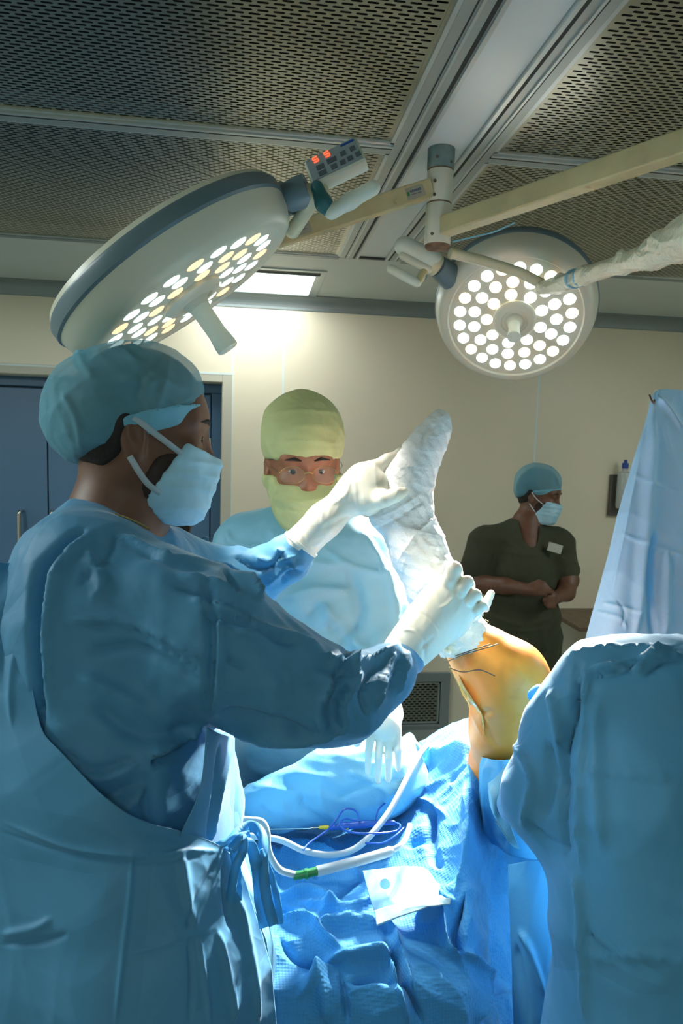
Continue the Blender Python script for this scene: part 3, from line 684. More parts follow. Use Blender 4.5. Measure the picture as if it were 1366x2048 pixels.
# ------------------------------------------------------------------ surgical lamps
def unit(v): v = np.array(v, float); return v/np.linalg.norm(v)
def lamp_normal(px, py, ratio, dx, dy):
    v = unit(W(px, py, 1.0)-CAM)
    d = dx*RT-dy*UP; d = unit(d-(d@v)*v)
    return unit(-ratio*v+math.sqrt(1-ratio*ratio)*d)
_led = {}
def led_mesh(r, m):
    k = (round(r, 4), m.name)
    if k not in _led:
        b = MB().lathe((0, 0, 0), (0, 0, 1), [(r, -0.003), (r, 0.0005), (r*0.8, 0.003), (r*0.4, 0.0045), (0.0, 0.005)], 20)
        me = bpy.data.meshes.new('led'); me.from_pydata(b.V, [], b.F); me.materials.append(m)
        me.polygons.foreach_set('use_smooth', [True]*len(me.polygons)); _led[k] = me
    return _led[k]
def surgical_lamp(label, px, py, Z, n, R, dim, energy, spot, aim, hs=1.0, hub_r=0.062, handle=0.13, spin=0.0, rings=((0.42, 9), (0.62, 15), (0.84, 22))):
    c = W(px, py, Z)
    root = thing('surgical_lamp', label, 'surgical lamp', c)
    fr_ = R*0.80                                   # radius of the lens plate
    # h runs along -n (backwards)
    back = -n
    MB().lathe(c, back, [(fr_, 0.004*hs), (fr_*1.02, -0.002*hs), (R*0.87, -0.002*hs), (R*0.905, 0.004*hs), (R*0.93, 0.014*hs), (R*0.965, 0.038*hs), (R*0.985, 0.066*hs)], 96).build('housing', M['cream'], root, smooth=True)
    MB().lathe(c, back, [(R*0.985, 0.066*hs), (R*1.0, 0.072*hs), (R*1.0, 0.098*hs), (R*0.985, 0.106*hs)], 96).build('rim_band', M['bluegrey'], root, smooth=True)
    MB().lathe(c, back, [(R*0.985, 0.106*hs), (R*0.965, 0.118*hs), (R*0.80, 0.130*hs), (R*0.35, 0.142*hs), (0.0, 0.145*hs)], 96).build('back_cover', M['cream'], root, smooth=True)
    MB().lathe(c, back, [(0.0, 0.010), (fr_*0.5, 0.011), (fr_+0.002, 0.006)], 96).build('lens_plate', M['lens_plate'], root, smooth=True)
    # basis in the plate
    a = unit(np.cross(n, [0, 0, 1.0])); b = np.cross(n, a)
    Mr = Matrix(((a[0], b[0], n[0], 0), (a[1], b[1], n[1], 0), (a[2], b[2], n[2], 0), (0, 0, 0, 1)))
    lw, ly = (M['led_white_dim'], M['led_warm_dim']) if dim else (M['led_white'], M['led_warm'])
    cnt = 0
    for ri, (rf, nn) in enumerate(rings):
        for i in range(nn):
            an = 2*pi*i/nn+0.2*ri+spin
            p = c+fr_*rf*(cos(an)*a+sin(an)*b)-n*0.004
            warm = (i*3+ri*2) % 7 in (0, 3) if ri < 2 else i % 3 == 1
            o = bpy.data.objects.new('led_lens', led_mesh(R*0.072, ly if warm else lw)); col.objects.link(o)
            o.matrix_world = Matrix.Translation(Vector(p)) @ Mr; o.parent = root
            cnt += 1
    MB().lathe(c, n, [(hub_r*1.15, -0.008), (hub_r*1.15, 0.004), (hub_r*1.0, 0.012), (hub_r*0.7, 0.014), (hub_r*0.66, 0.010), (hub_r*0.5, 0.011), (hub_r*0.32, 0.03), (0.0, 0.03)], 48).build('hub', M['cream'], root, smooth=True)
    MB().lathe(c, n, [(0.020, 0.02), (0.018, 0.04), (0.0175, handle*0.7), (0.0205, handle*0.92), (0.0205, handle), (0.017, handle+0.003), (0.0, handle+0.003)], 32).build('sterile_handle', M['plastic_white'], root, smooth=True)
    for i in range(5):
        an = 2*pi*i/5+0.3
        l = bpy.data.lights.new('lamp_beam', 'SPOT'); l.energy = energy/5; l.color = (1.0, 0.95, 0.86)
        l.spot_size = radians(spot); l.spot_blend = 0.55; l.shadow_soft_size = 0.03
        o = bpy.data.objects.new('lamp_beam', l); col.objects.link(o)
        p = c+fr_*0.6*(cos(an)*a+sin(an)*b)+n*0.012
        tgt = aim
        d = Vector(tgt-p); o.rotation_mode = 'QUATERNION'; o.rotation_quaternion = d.to_track_quat('-Z', 'Y'); o.location = p
        o.parent = root
    return root, c, a, b

nA = lamp_normal(385, 590, 0.20, 0.57, 0.82)
lampA, cA, aA, bA = surgical_lamp('large round surgical lamp tilted over the blue-capped surgeon, control box display reading 5 5', 383, 592, 1.235, nA, 0.239, True, LAMP_A, 40, W(860, 1420, 1.15), hs=0.71, hub_r=0.052, spin=0.3, handle=0.112)
nB = lamp_normal(1028, 640, 0.86, -0.04, 1.0)
lampB, cB, aB, bB = surgical_lamp('round surgical lamp facing the camera with all its leds lit', 1029, 640, 2.2, nB, 0.262, False, LAMP_B, 36, W(940, 1440, 1.20), hub_r=0.060, handle=0.10)

# control box and grip of lamp A
def control_box(root, ctr, u_img, v_scale, w, h, t, tiltv, digits=True):
    v = unit(ctr-CAM); ax = unit(u_img[0]*RT-u_img[1]*UP); ax = unit(ax-(ax@v)*v*0.9)
    az = unit(v*0.80-UP*tiltv+0.10*RT); az = unit(az-(az@ax)*ax); ay = np.cross(az, ax)
    if ay @ UP < 0: ay = -ay
    body = MB().obox(ctr+az*t/2, ax*w/2, ay*h/2, az*t/2).build('control_box', M['plastic_white'], root, bevel=0.004)
    MB().obox(ctr-az*0.0008, ax*(w/2-0.004), ay*(h/2-0.003), az*0.001).build('membrane', M['panel_face'], body)
    def at(x, y): return ctr-az*0.0022+ax*(x*w/2)+ay*(y*h/2)
    if digits:
        seg = MB()
        for cx in (-0.58, -0.15):
            c0 = at(cx, 0.62); sw_, sh_ = 0.0042, 0.0054; tt = 0.0009
            for sx, sy, hz in ((0, sh_, 1), (0, 0, 1), (0, -sh_, 1), (-sw_, sh_/2, 0), (sw_, -sh_/2, 0)):
                q = c0+ax*sx+ay*sy
                seg.obox(q, ax*(sw_ if hz else tt), ay*(tt if hz else sh_/2), az*0.0006)
        seg.build('display_digits', M['red_led'], body)
        for kx, ky, kw, kh in ((-0.52, -0.10, .115, .13), (-0.52, -0.62, .115, .13), (-0.08, 0.0, .14, .13), (0.36, 0.10, .08, .13), (0.72, 0.12, .08, .13), (-0.08, -0.55, .09, .13), (0.24, -0.55, .08, .13), (0.52, -0.52, .08, .13), (0.82, -0.48, .08, .13)):
            MB().obox(at(kx, ky), ax*w*kw/2*1.2, ay*h*kh/2*1.4, az*0.0006).build('key', M['panel_key'], body)
        MB().obox(at(0.62, 0.72), ax*w*0.12, ay*h*0.035, az*0.0004).build('logo', M['cable'], body)
    return body
cbx = control_box(lampA, W(668, 320, 1.1928), (104, -50), 1, 0.102, 0.0555, 0.030, 0.62)
MB().tube(WP([(572, 397, 1.2264), (600, 386, 1.2180), (617, 378, 1.2138)]), [0.025, 0.0285, 0.027], 28).build('swivel_collar', M['bluegrey'], lampA, smooth=True)
MB().tube(WP([(560, 404, 1.2348), (574, 396, 1.2264)]), [0.0285, 0.030], 28).build('swivel_ring', M['steel_dirty'], lampA, smooth=True)
neck = SDF().chain([(612, 392, 1.2180, 22), (640, 386, 1.2096, 20)], 0.02).chain([(628, 398, 1.2264, 14), (585, 462, 1.2600, 15)], 0.01)
neck.mesh('swivel_neck', M['cream_under'], lampA, 0.003)
tl = SDF().chain([(634, 374, 1.1844, 13), (648, 408, 1.1844, 16), (662, 426, 1.1844, 12)], 0.01)
tl.mesh('grip_bracket', M['teal'], lampA, 0.0025)
SDF().chain([(663, 424, 1.1844, 15), (700, 402, 1.1760, 15), (746, 376, 1.1676, 15)], 0.01).mesh('grip_bar', M['plastic_white'], lampA, 0.0025)
# yoke between lamp A and its arm, behind the lamp
backA = cA-nA*0.103
MB().tube([backA+nA*0.02, backA-nA*0.01], 0.025, 24).build('back_mount', M['cream'], lampA, smooth=True)

# control box and grip of lamp B
SDF().chain([(808, 492, 2.12, 19), (865, 522, 2.12, 21)], 0.01).mesh('control_box', M['plastic_white'], lampB, 0.003)
SDF().chain([(806, 512, 2.11, 8), (856, 538, 2.11, 9)], 0.01).mesh('control_box_base', M['cream'], lampB, 0.003)
SDF().chain([(782, 538, 2.10, 9), (834, 566, 2.10, 9)], 0.006).mesh('grip_bar', M['plastic_white'], lampB, 0.003)
SDF().chain([(836, 564, 2.10, 8), (848, 545, 2.11, 9)], 0.006).mesh('grip_end', M['yellow' if False else 'cream_yellow'], lampB, 0.003)
SDF().chain([(846, 552, 2.11, 9), (852, 530, 2.12, 9)], 0.006).mesh('grip_bracket', M['teal'], lampB, 0.003)
MB().tube(WP([(862, 524, 2.12), (874, 532, 2.13)]), [0.032, 0.034], 24).build('swivel_ring', M['cream_under'], lampB, smooth=True)
MB().tube(WP([(874, 532, 2.13), (905, 556, 2.18)]), [0.034, 0.042], 24).build('swivel_collar', M['bluegrey'], lampB, smooth=True)

# ceiling column with its arms
dcx, dcy = 0.489, 1.867
def zat(py, Zd): return 1.72+(887-py)/F*Zd
susp = thing('lamp_suspension', 'cream ceiling column with two square arms carrying the surgical lamps', 'lamp arm', (dcx, dcy, 2.5))
def vcyl(nm, z0, z1, r, m, b=0.0): return MB().lathe((dcx, dcy, z0), (0, 0, 1), [(r*0.96, 0), (r, 0.003), (r, z1-z0-0.003), (r*0.96, z1-z0)], 40).build(nm, m, susp, smooth=True)
zb = zat(500, 1.86)
vcyl('ceiling_collar', 2.448, 2.503, 0.0365, M['steel_dirty'])
cap_ring = vcyl('collar_seam', 2.444, 2.449, 0.0345, M['rust'])
vcyl('column', zat(417, 1.86)+0.002, 2.445, 0.0350, M['cream'])
vcyl('column_seam', zat(417, 1.86)-0.002, zat(417, 1.86)+0.002, 0.0335, M['rust'])
vcyl('lower_hub', zb+0.004, zat(417, 1.86)-0.002, 0.0350, M['cream'])
MB().lathe((dcx, dcy, zb-0.003), (0, 0, 1), [(0.0, 0), (0.031, 0.001), (0.0345, 0.008), (0.0345, 0.012)], 40).build('hub_cap', M['rust'], susp, smooth=True)
for zz, an in ((2.41, -2.2), (2.375, -2.2), (2.275, -2.25), (2.47, -2.1), (2.46, -1.0)):
    MB().tube([(dcx+0.034*cos(an), dcy+0.034*sin(an), zz), (dcx+0.038*cos(an), dcy+0.038*sin(an), zz)], 0.0042, 10).build('screw', M['bracket'], susp)
def beam(nm, p, q, hw, hh, m):
    p, q = np.array(p), np.array(q); d = unit(q-p); s = unit(np.cross(d, [0, 0, 1.0])); u = np.cross(s, d)
    V = []
    for x in (p, q):
        for i, j in ((-1, -1), (1, -1), (1, 1), (-1, 1)): V.append(x+i*hw*s+j*hh*u)
    return MB().add(V, [(0, 1, 2, 3), (7, 6, 5, 4), (0, 4, 5, 1), (1, 5, 6, 2), (2, 6, 7, 3), (3, 7, 4, 0)]).build(nm, m, susp, bevel=0.004), s, u, d
p0 = np.array([dcx+0.012, dcy-0.028, 2.296]); p1 = W(1366, 292, 1.30); p1[2] = 2.30; p2 = p0+(p1-p0)*1.5
beam('square_arm', p0, p2, 0.021, 0.024, M['cream_yellow'])
q0 = np.array([dcx-0.028, dcy-0.01, 0]); q0[2] = zat(386, 1.84); q1 = W(596, 462, 1.74); q2 = q0+(q1-q0)*1.28
armL, sL, uL, dL = beam('square_arm', q0, q2, 0.019, 0.0235, M['cream_yellow'])
# the back mount of lamp A reaches the end of this arm
MB().tube([q2, (q2+backA)/2+np.array([0, 0, 0.0]), backA-nA*0.005], 0.02, 16).build('lamp_yoke', M['cream_under'], susp, smooth=True)
side = sL if sL @ (CAM-q1) > 0 else -sL
for tpos, ln in ((0.14, 0.026), (1.0, 0.03)):
    pc = q0+(q1-q0)*tpos+side*0.0196
    st = MB().obox(pc, dL*ln, uL*0.015, side*0.0004).build('maker_label', M['label'] if tpos < .5 else M['label'], armL)
    xd = -dL
    ink = MB()
    for k in range(6): ink.obox(pc+xd*(-0.012+0.0055*k)+uL*0.004+side*0.0006, dL*0.0022, uL*(0.0032 if k % 2 else 0.0026), side*0.0003)
    ink.obox(pc+xd*0.002-uL*0.004+side*0.0006, dL*0.014, uL*0.0009, side*0.0003)
    ink.build('label_print', M['label_ink'], armL)
    g = MB().obox(pc+xd*(-ln*0.8)+side*0.0006, dL*0.003, uL*0.005, side*0.0004).build('label_mark', M['green'], armL)
cable('arm_cable', [(905, 484, 1.79), (950, 473, 1.74), (990, 463, 1.70), (1030, 445, 1.66)], 0.0022, M['tape'], susp)
# round arm to lamp B, wrapped in clear plastic
rd = thing('lamp_spring_arm', 'round lamp arm wrapped in wrinkled clear plastic crossing in front of the lit lamp', 'lamp arm', W(1366, 480, 1.3))
MB().tube(WP([(900, 506, 1.85), (960, 520, 1.88), (1040, 545, 1.93), (1092, 572, 1.98)]), [0.014, 0.014, 0.0145, 0.015], 20).build('yoke_rod', M['cream_under'], rd, smooth=True)
SDF().chain([(1500, 400, 1.15, 66), (1400, 462, 1.25, 47), (1366, 482, 1.30, 40), (1310, 508, 1.40, 29), (1250, 527, 1.52, 20), (1170, 551, 1.72, 19), (1120, 568, 1.88, 17), (1084, 576, 1.96, 15)], 0.02).ell(W(1248, 508, 1.52), (0.016, 0.012, 0.012)).ell(W(1330, 478, 1.36), (0.035, 0.02, 0.02)).mesh(
    'wrapped_arm', M['wrap'], rd, 0.004, wr=[(0.022, 3, 0.006, W(1250, 527, 1.52)-W(1120, 568, 1.88), 3.0)])
p_end = W(1500, 400, 1.15)
MB().tube([p_end, (p_end+p2)/2+np.array([0.04, -0.04, 0.0]), p2+np.array([0.0, 0.0, -0.03]), p2], [0.05, 0.04, 0.032, 0.03], 24).build('arm_elbow', M['cream_under'], rd, smooth=True)
for x, y, Z in ((1166, 552, 1.73), (1150, 557, 1.78)):
    d = unit(W(1120, 568, 1.88)-W(1170, 551, 1.72))
    MB().tube([W(x, y, Z), W(x, y, Z)+d*0.010], 0.0255, 28).build('blue_tape_band', M['tape'], rd, smooth=True)
MB().tube([W(1088, 574, 1.97), W(1100, 572, 2.10), W(1112, 566, 2.19)], [0.018, 0.014, 0.014], 16).build('joint', M['cream_under'], rd, smooth=True)
# ------------------------------------------------------------------ people
def frame(f, u):
    f = unit(f); u = unit(np.array(u)-(np.array(u)@f)*f); l = np.cross(u, f); return f, l, u
class Head:
    def __init__(s, O, f, u, k=1.0):
        s.O = np.array(O, float); s.f, s.l, s.u = frame(f, u); s.k = k; s.R = np.array([s.f, s.l, s.u])
    def p(s, x, y, z): return s.O+s.k*(x*s.f+y*s.l+z*s.u)
    def e(s, S, c, r, k=0.015, rot=None): S.ell(s.p(*c), np.array(r)*s.k, s.R if rot is None else rot@s.R, k*s.k)
    def c(s, S, a, b, ra, rb, k=0.012): S.cap(s.p(*a), s.p(*b), ra*s.k, rb*s.k, k*s.k)
    def build(s, S, neck_to=None, neck_r=0.056):
        e, c = s.e, s.c
        e(S, (-0.012, 0, 0.040), (0.098, 0.076, 0.092), 0.02)
        e(S, (-0.035, 0, 0.010), (0.075, 0.070, 0.075), 0.03)
        e(S, (0.030, 0, -0.040), (0.062, 0.058, 0.078), 0.03)
        e(S, (0.052, 0, 0.030), (0.040, 0.058, 0.036), 0.02)
        for y in (-1, 1):
            c(S, (-0.005, y*0.052, -0.055), (0.050, y*0.028, -0.098), 0.022, 0.018, 0.02)   # jaw
            e(S, (0.060, y*0.036, -0.025), (0.026, 0.024, 0.022), 0.015)                    # cheekbone
            c(S, (0.083, y*0.014, 0.018), (0.072, y*0.045, 0.022), 0.009, 0.008, 0.012)     # brow
        c(S, (0.066, -0.012, -0.104), (0.066, 0.012, -0.104), 0.019, 0.019, 0.02)           # chin
        for y in (-1, 1):
            S.sub(s.p(0.096, y*0.030, 0.001), np.array([0.016, 0.017, 0.011])*s.k, s.R, 0.012*s.k)
            e(S, (0.0730, y*0.030, 0.000), (0.0125, 0.0125, 0.0125), 0.003)                  # closed-over eyeball mass
            e(S, (0.0762, y*0.030, 0.0058), (0.0125, 0.0165, 0.0072), 0.003); e(S, (0.0755, y*0.030, -0.0085), (0.0110, 0.0155, 0.0045), 0.003)                  # upper lid
        c(S, (0.086, 0, 0.006), (0.100, 0, -0.034), 0.0070, 0.0095, 0.010)                   # nose
        for y in (-1, 1): e(S, (0.091, y*0.012, -0.038), (0.012, 0.008, 0.008), 0.006)
        e(S, (0.086, 0, -0.062), (0.010, 0.024, 0.006), 0.008); e(S, (0.084, 0, -0.073), (0.010, 0.020, 0.006), 0.008)
        for y in (-1, 1):                                                                    # ears
            rot = np.array([[cos(0.25), 0, sin(0.25)], [0, 1, 0], [-sin(0.25), 0, cos(0.25)]])
            e(S, (-0.012, y*0.078, -0.012), (0.019, 0.009, 0.032), 0.006, rot)
            S.sub(s.p(-0.006, y*0.089, -0.006), np.array([0.010, 0.008, 0.018])*s.k, rot@s.R, 0.004)
            e(S, (-0.004, y*0.079, -0.036), (0.009, 0.006, 0.010), 0.004)
        if neck_to is not None:
            S.cap(s.p(-0.025, 0, -0.05), neck_to, neck_r*s.k, neck_r*1.12*s.k, 0.03)
    def eyes(s, parent):
        for y in (-1, 1):
            MB().lathe(s.p(0.0732, y*0.030, -0.001), s.f, [(0.0, -0.0128)] + [(0.0128*s.k*sin(t), -0.0128*s.k*cos(t)) for t in np.linspace(0.2, pi-0.01, 12)], 20).build('eye', M['eye'], parent, smooth=True)
            MB().lathe(s.p(0.0732, y*0.030, -0.0025)+s.f*0.0116*s.k, s.f, [(0.0062*s.k, -0.001), (0.0058*s.k, 0.0012), (0.0, 0.0022)], 18).build('iris', M['iris'], parent, smooth=True)
    def brows(s, parent, m):
        for y in (-1, 1):
            MB().tube([s.p(0.093, y*0.013, 0.021), s.p(0.092, y*0.028, 0.025), s.p(0.080, y*0.047, 0.021)], [0.0022*s.k, 0.0036*s.k, 0.0016*s.k], 8).build('eyebrow', m, parent, smooth=True)
    def mask(s, head, m, parent, zlo=-0.125, tie=True, ztop=-0.024, res=0.003, off=0.004):
        T = SDF(); T.ops += head.ops
        s.e(T, (0.056, 0, -0.060), (0.048, 0.052, 0.058), 0.03)
        s.e(T, (0.094, 0, -0.040), (0.014, 0.018, 0.026), 0.02)
        s.e(T, (0.052, 0, -0.102), (0.040, 0.046, 0.036), 0.03)
        Rg = SDF(); s.e(Rg, (0.085, 0, -0.068), (0.11, 0.10, 0.082), 0.001)
        Rg.cut(s.p(0.052, 0, -0.03), -s.f+s.u*0.62, 0.004)
        Rg.cut(s.p(0.100, 0, ztop), s.u+0.30*s.f, 0.004); Rg.cut(s.p(0.05, 0, zlo), -s.u, 0.004)
        folds = None
        return T.mesh('face_mask', m, parent, res, offset=off, region=Rg, disp=s.pleats, wr=[(0.03, 5, 0.003)])
    def pleats(s, V, N):
        z = (V-s.O)@s.u/s.k; x = (V-s.O)@s.f/s.k
        d = np.zeros(len(V))
        for zz in (-0.040, -0.060, -0.080): d += 0.0018*np.clip(1-np.abs((z-zz)/0.006), 0, 1)
        return d*np.clip((x-0.02)*40, 0, 1)
    def shell(s, name, head, m, parent, reg, off, res=0.004, **kw):
        return head.mesh(name, m, parent, res, offset=off, region=reg, **kw)

def glove(name, S, m, parent, res=0.0023, **kw):
    return S.mesh(name, m, parent, res, smooth_it=2, wr=[(0.02, 11, 0.0012)], **kw)

# ---- surgeon in the foreground (profile, arms out to the leg) ----------------
sg = thing('person', 'surgeon at left in blue gown, blue cap and pale mask gripping the bandaged leg', 'person', (-0.30, 1.0, 0.0))
hS = Head(W(293, 868, 1.06), camvec(0.97, -0.07, 0.20), camvec(0.05, 1, 0.0), 1.0)
S = SDF(); hS.build(S, W(232, 1060, 1.06), 0.062)
S.chain([(250, 960, 1.06, 72), (225, 1090, 1.05, 82)], 0.03)
S.chain([(225, 1080, 1.05, 90), (210, 1220, 1.05, 120)], 0.04)
S.chain([(240, 1170, 0.97, 75), (300, 1200, 0.94, 60), (520, 1320, 0.88, 48), (690, 1390, 0.88, 38), (800, 1310, 1.0, 30)], 0.03)
S.chain([(240, 1150, 1.14, 70), (350, 1160, 1.2, 45), (500, 1165, 1.24, 28), (600, 1090, 1.2, 24)], 0.03)
headS = SDF(); hS.build(headS, W(232, 1060, 1.06), 0.062)
S.mesh('body', M['skin_dark'], sg, 0.0045)
hS.eyes(sg); hS.brows(sg, M['hair'])
# hair on the nape and under the cap
rg = SDF(); hS.e(rg, (-0.055, 0, 0.03), (0.085, 0.095, 0.115), 0.001)
rg.cut(hS.p(-0.02, 0, -0.065), -hS.u-0.2*hS.f, 0.003)
headS.mesh('hair', M['hair'], sg, 0.004, offset=0.005, region=rg)
rg = SDF(); hS.e(rg, (0.045, 0, -0.075), (0.062, 0.09, 0.060), 0.001); rg.cut(hS.p(0.09, 0, -0.018), hS.u, 0.004)
headS.mesh('beard', M['beard'], sg, 0.004, offset=0.0025, region=rg)
hS.mask(headS, M['mask'], sg, zlo=-0.138)
# bouffant cap
cp = SDF()
cp.ell(W(250, 800, 1.06), (0.112, 0.098, 0.090), np.array([camvec(0.93, 0.30, 0.2), camvec(-0.2, 0, 0.98), camvec(-0.30, 0.95, 0)]), 0.02)
cp.ell(W(185, 835, 1.06), (0.066, 0.088, 0.074), np.array([RT, FW, UP]), 0.04)
cp.ell(W(222, 862, 1.06), (0.066, 0.094, 0.066), np.array([RT, FW, UP]), 0.04)
cp.ell(W(322, 800, 1.06), (0.062, 0.080, 0.066), np.array([RT, FW, UP]), 0.04)
cutn = unit(camvec(0.36, -1.0, 0.0))
cp.cut(W(403, 850, 1.06), cutn, 0.012)
capf = [([(300, 880), (350, 815), (398, 790)], 6, 3.0), ([(225, 900), (300, 850), (395, 838)], 7, 3.0), ([(150, 700), (200, 760), (330, 760)], 12, 3.0), ([(330, 712), (300, 730), (270, 790)], 10, -3), ([(120, 780), (150, 840), (165, 915)], 9, 4), ([(240, 690), (300, 740), (380, 780)], 9, 2.5), ([(340, 705), (330, 770), (300, 850)], 9, 3)]
cp.mesh('surgical_cap', M['cap'], sg, 0.004, folds=capf, wr=[(0.05, 21, 0.006), (0.02, 22, 0.002)])
bd = SDF()
bd.ell(W(250, 800, 1.06), (0.1135, 0.0995, 0.0915), np.array([camvec(0.93, 0.30, 0.2), camvec(-0.2, 0, 0.98), camvec(-0.30, 0.95, 0)]), 0.02)
bd.ell(W(185, 835, 1.06), (0.068, 0.090, 0.076), np.array([RT, FW, UP]), 0.04)
bd.ell(W(322, 800, 1.06), (0.0640, 0.082, 0.068), np.array([RT, FW, UP]), 0.04)
bd.ell(W(222, 862, 1.06), (0.0675, 0.0955, 0.0675), np.array([RT, FW, UP]), 0.04)
bd.cut(W(285, 850, 1.06), -RT+0.3*UP, 0.003); bd.cut(W(403, 853, 1.06), cutn, 0.003); bd.cut(W(403, 815, 1.06), camvec(-0.30, 1.0, 0), 0.003)
bd.mesh('cap_band', M['cap_band'], sg, 0.0035, offset=0.002, wr=[(0.06, 21, 0.004)])
SDF().ell(W(172, 716, 1.02), (0.014, 0.012, 0.010)).ell(W(160, 722, 1.02), (0.010, 0.010, 0.014)).mesh('cap_knot', M['cap_band'], sg, 0.003, wr=[(0.01, 41, 0.003)])
# mask straps
def strap(h, a, mid, b, w, m, parent): ribbon('mask_strap', [tuple(x) for x in (h.p(*a), h.p(*mid), h.p(*b))], w, m, parent, n=16, px=False)
for y in (-1,):
    strap(hS, (0.066, y*0.060, -0.036), (0.028, y*0.078, -0.012), (-0.012, y*0.088, 0.014), 0.009, M['strap'], sg)
    strap(hS, (0.040, y*0.058, -0.096), (0.012, y*0.072, -0.078), (-0.014, y*0.086, -0.042), 0.009, M['strap'], sg)
cable('neck_chain', [(170, 1008, 0.985), (200, 1022, 0.97), (250, 1034, 0.965), (300, 1058, 0.98)], 0.0016, M['gold'], sg)

# gown: trunk, near sleeve, far sleeve as one garment
G = SDF()
for Zc, dx in ((0.93, 0), (1.03, 5), (1.13, 15)):
    G.chain([(170+dx, 1110, Zc, 82), (190+dx, 1200, Zc, 165), (205+dx, 1400, Zc, 195), (230+dx, 1600, Zc, 215), (245+dx, 1900, Zc, 235), (250+dx, 2200, Zc, 255)], 0.06)
G.chain([(215, 1075, 1.06, 88), (300, 1130, 1.10, 90)], 0.05)
G.chain([(170, 1060, 1.00, 50), (120, 1110, 0.97, 60)], 0.05)
G.chain([(240, 1190, 0.93, 105), (340, 1225, 0.90, 118), (450, 1300, 0.88, 128), (590, 1375, 0.88, 108), (690, 1400, 0.88, 88)], 0.045)
G.chain([(690, 1398, 0.88, 88), (760, 1352, 0.93, 60), (815, 1312, 1.0, 40)], 0.03)
G.chain([(250, 1150, 1.14, 95), (340, 1150, 1.19, 88), (430, 1158, 1.24, 62), (510, 1158, 1.24, 54), (575, 1118, 1.21, 45), (605, 1092, 1.20, 36)], 0.04)
G.chain([(330, 1500, 0.98, 90), (380, 1600, 0.98, 88), (385, 1760, 0.98, 100), (390, 2200, 0.98, 120)], 0.04)
FK = 2.1
gf = [  # (polyline px, width px, amplitude mm, sharpness)
 ([(72, 1480), (64, 1250), (84, 1130), (165, 1050)], 15, -18), ([(95, 1420), (88, 1250), (110, 1130), (180, 1060)], 16, 5),
 ([(130, 1240), (230, 1245), (350, 1290), (410, 1330)], 10, 4, 2), ([(170, 1300), (280, 1300), (400, 1370)], 12, -4), ([(150, 1250), (270, 1262), (400, 1350)], 9, -4, 2),
 ([(410, 1450), (340, 1495), (290, 1515)], 10, 9, 2), ([(405, 1468), (330, 1515), (300, 1520)], 9, -12, 2), ([(300, 1515), (290, 1580), (230, 1640), (200, 1660)], 9, 5, 2),
 ([(130, 1520), (200, 1560), (280, 1530)], 10, 5, 2), ([(120, 1505), (190, 1545), (270, 1515)], 8, -5, 2), ([(110, 1560), (200, 1600), (290, 1560)], 12, -6, 2),
 ([(412, 1150), (425, 1260), (412, 1440)], 12, -6), ([(430, 1200), (440, 1300), (425, 1440)], 9, 4), ([(415, 1455), (500, 1478), (600, 1490), (700, 1470)], 10, 5),
 ([(440, 1430), (540, 1450), (620, 1480)], 16, -7), ([(360, 1145), (420, 1160), (490, 1190)], 10, 5, 2), ([(350, 1170), (430, 1190), (520, 1230)], 10, -5, 2), ([(380, 1195), (460, 1215), (540, 1260)], 9, 6, 2), ([(410, 1225), (480, 1240), (560, 1275), (600, 1275)], 10, -5),
 ([(470, 1260), (560, 1262), (650, 1290)], 14, 5), ([(450, 1290), (460, 1320), (490, 1340)], 6, -4, 2), ([(560, 1430), (575, 1380), (590, 1330)], 5, 3, 2), ([(540, 1440), (550, 1400), (555, 1350)], 5, 3, 2),
 ([(650, 1480), (640, 1420), (660, 1370), (640, 1340)], 12, 9, 2), ([(675, 1480), (665, 1420), (690, 1360)], 12, -9, 2), ([(700, 1465), (690, 1410), (720, 1350), (700, 1300)], 9, 8, 2), ([(740, 1435), (730, 1380), (760, 1320)], 9, -7, 2), ([(765, 1420), (770, 1360), (790, 1300)], 7, 6, 2), ([(660, 1310), (690, 1330), (700, 1300)], 8, 6, 2), ([(800, 1390), (810, 1340), (815, 1300)], 5, 5, 2), ([(785, 1400), (795, 1350), (800, 1310)], 5, -5, 2), ([(650, 1300), (720, 1318), (800, 1290)], 8, 7, 2), ([(670, 1370), (700, 1300), (690, 1290)], 8, -8),
 ([(440, 1120), (500, 1160), (530, 1200)], 7, 7, 2), ([(470, 1110), (520, 1140), (560, 1110)], 7, -7, 2), ([(500, 1105), (540, 1125), (600, 1110)], 6, 6, 2), ([(530, 1180), (570, 1140), (615, 1130)], 7, 6, 2), ([(545, 1095), (575, 1110), (590, 1140)], 5, 6, 2), ([(560, 1180), (580, 1150), (610, 1150)], 5, -5, 2), ([(450, 1135), (470, 1165), (480, 1190)], 7, -6, 2),
 ([(250, 1060), (300, 1090), (350, 1110)], 8, 4), ([(280, 1090), (340, 1120), (420, 1135)], 14, -3), ([(170, 1090), (200, 1160), (180, 1200)], 12, 4), ([(230, 1050), (215, 1100), (150, 1170)], 10, -3),
 ([(300, 1530), (295, 1600), (300, 1690)], 9, -5), ([(150, 1350), (260, 1400), (330, 1440)], 20, 4), ([(190, 1410), (280, 1470), (380, 1460)], 20, -4),
]
G.mesh('gown', M['gown'], sg, 0.0062, folds=[(f[0], f[1], f[2]*FK)+tuple(f[3:]) for f in gf], wr=[(0.16, 7, 0.011), (0.06, 8, 0.0045)], smooth_it=3)
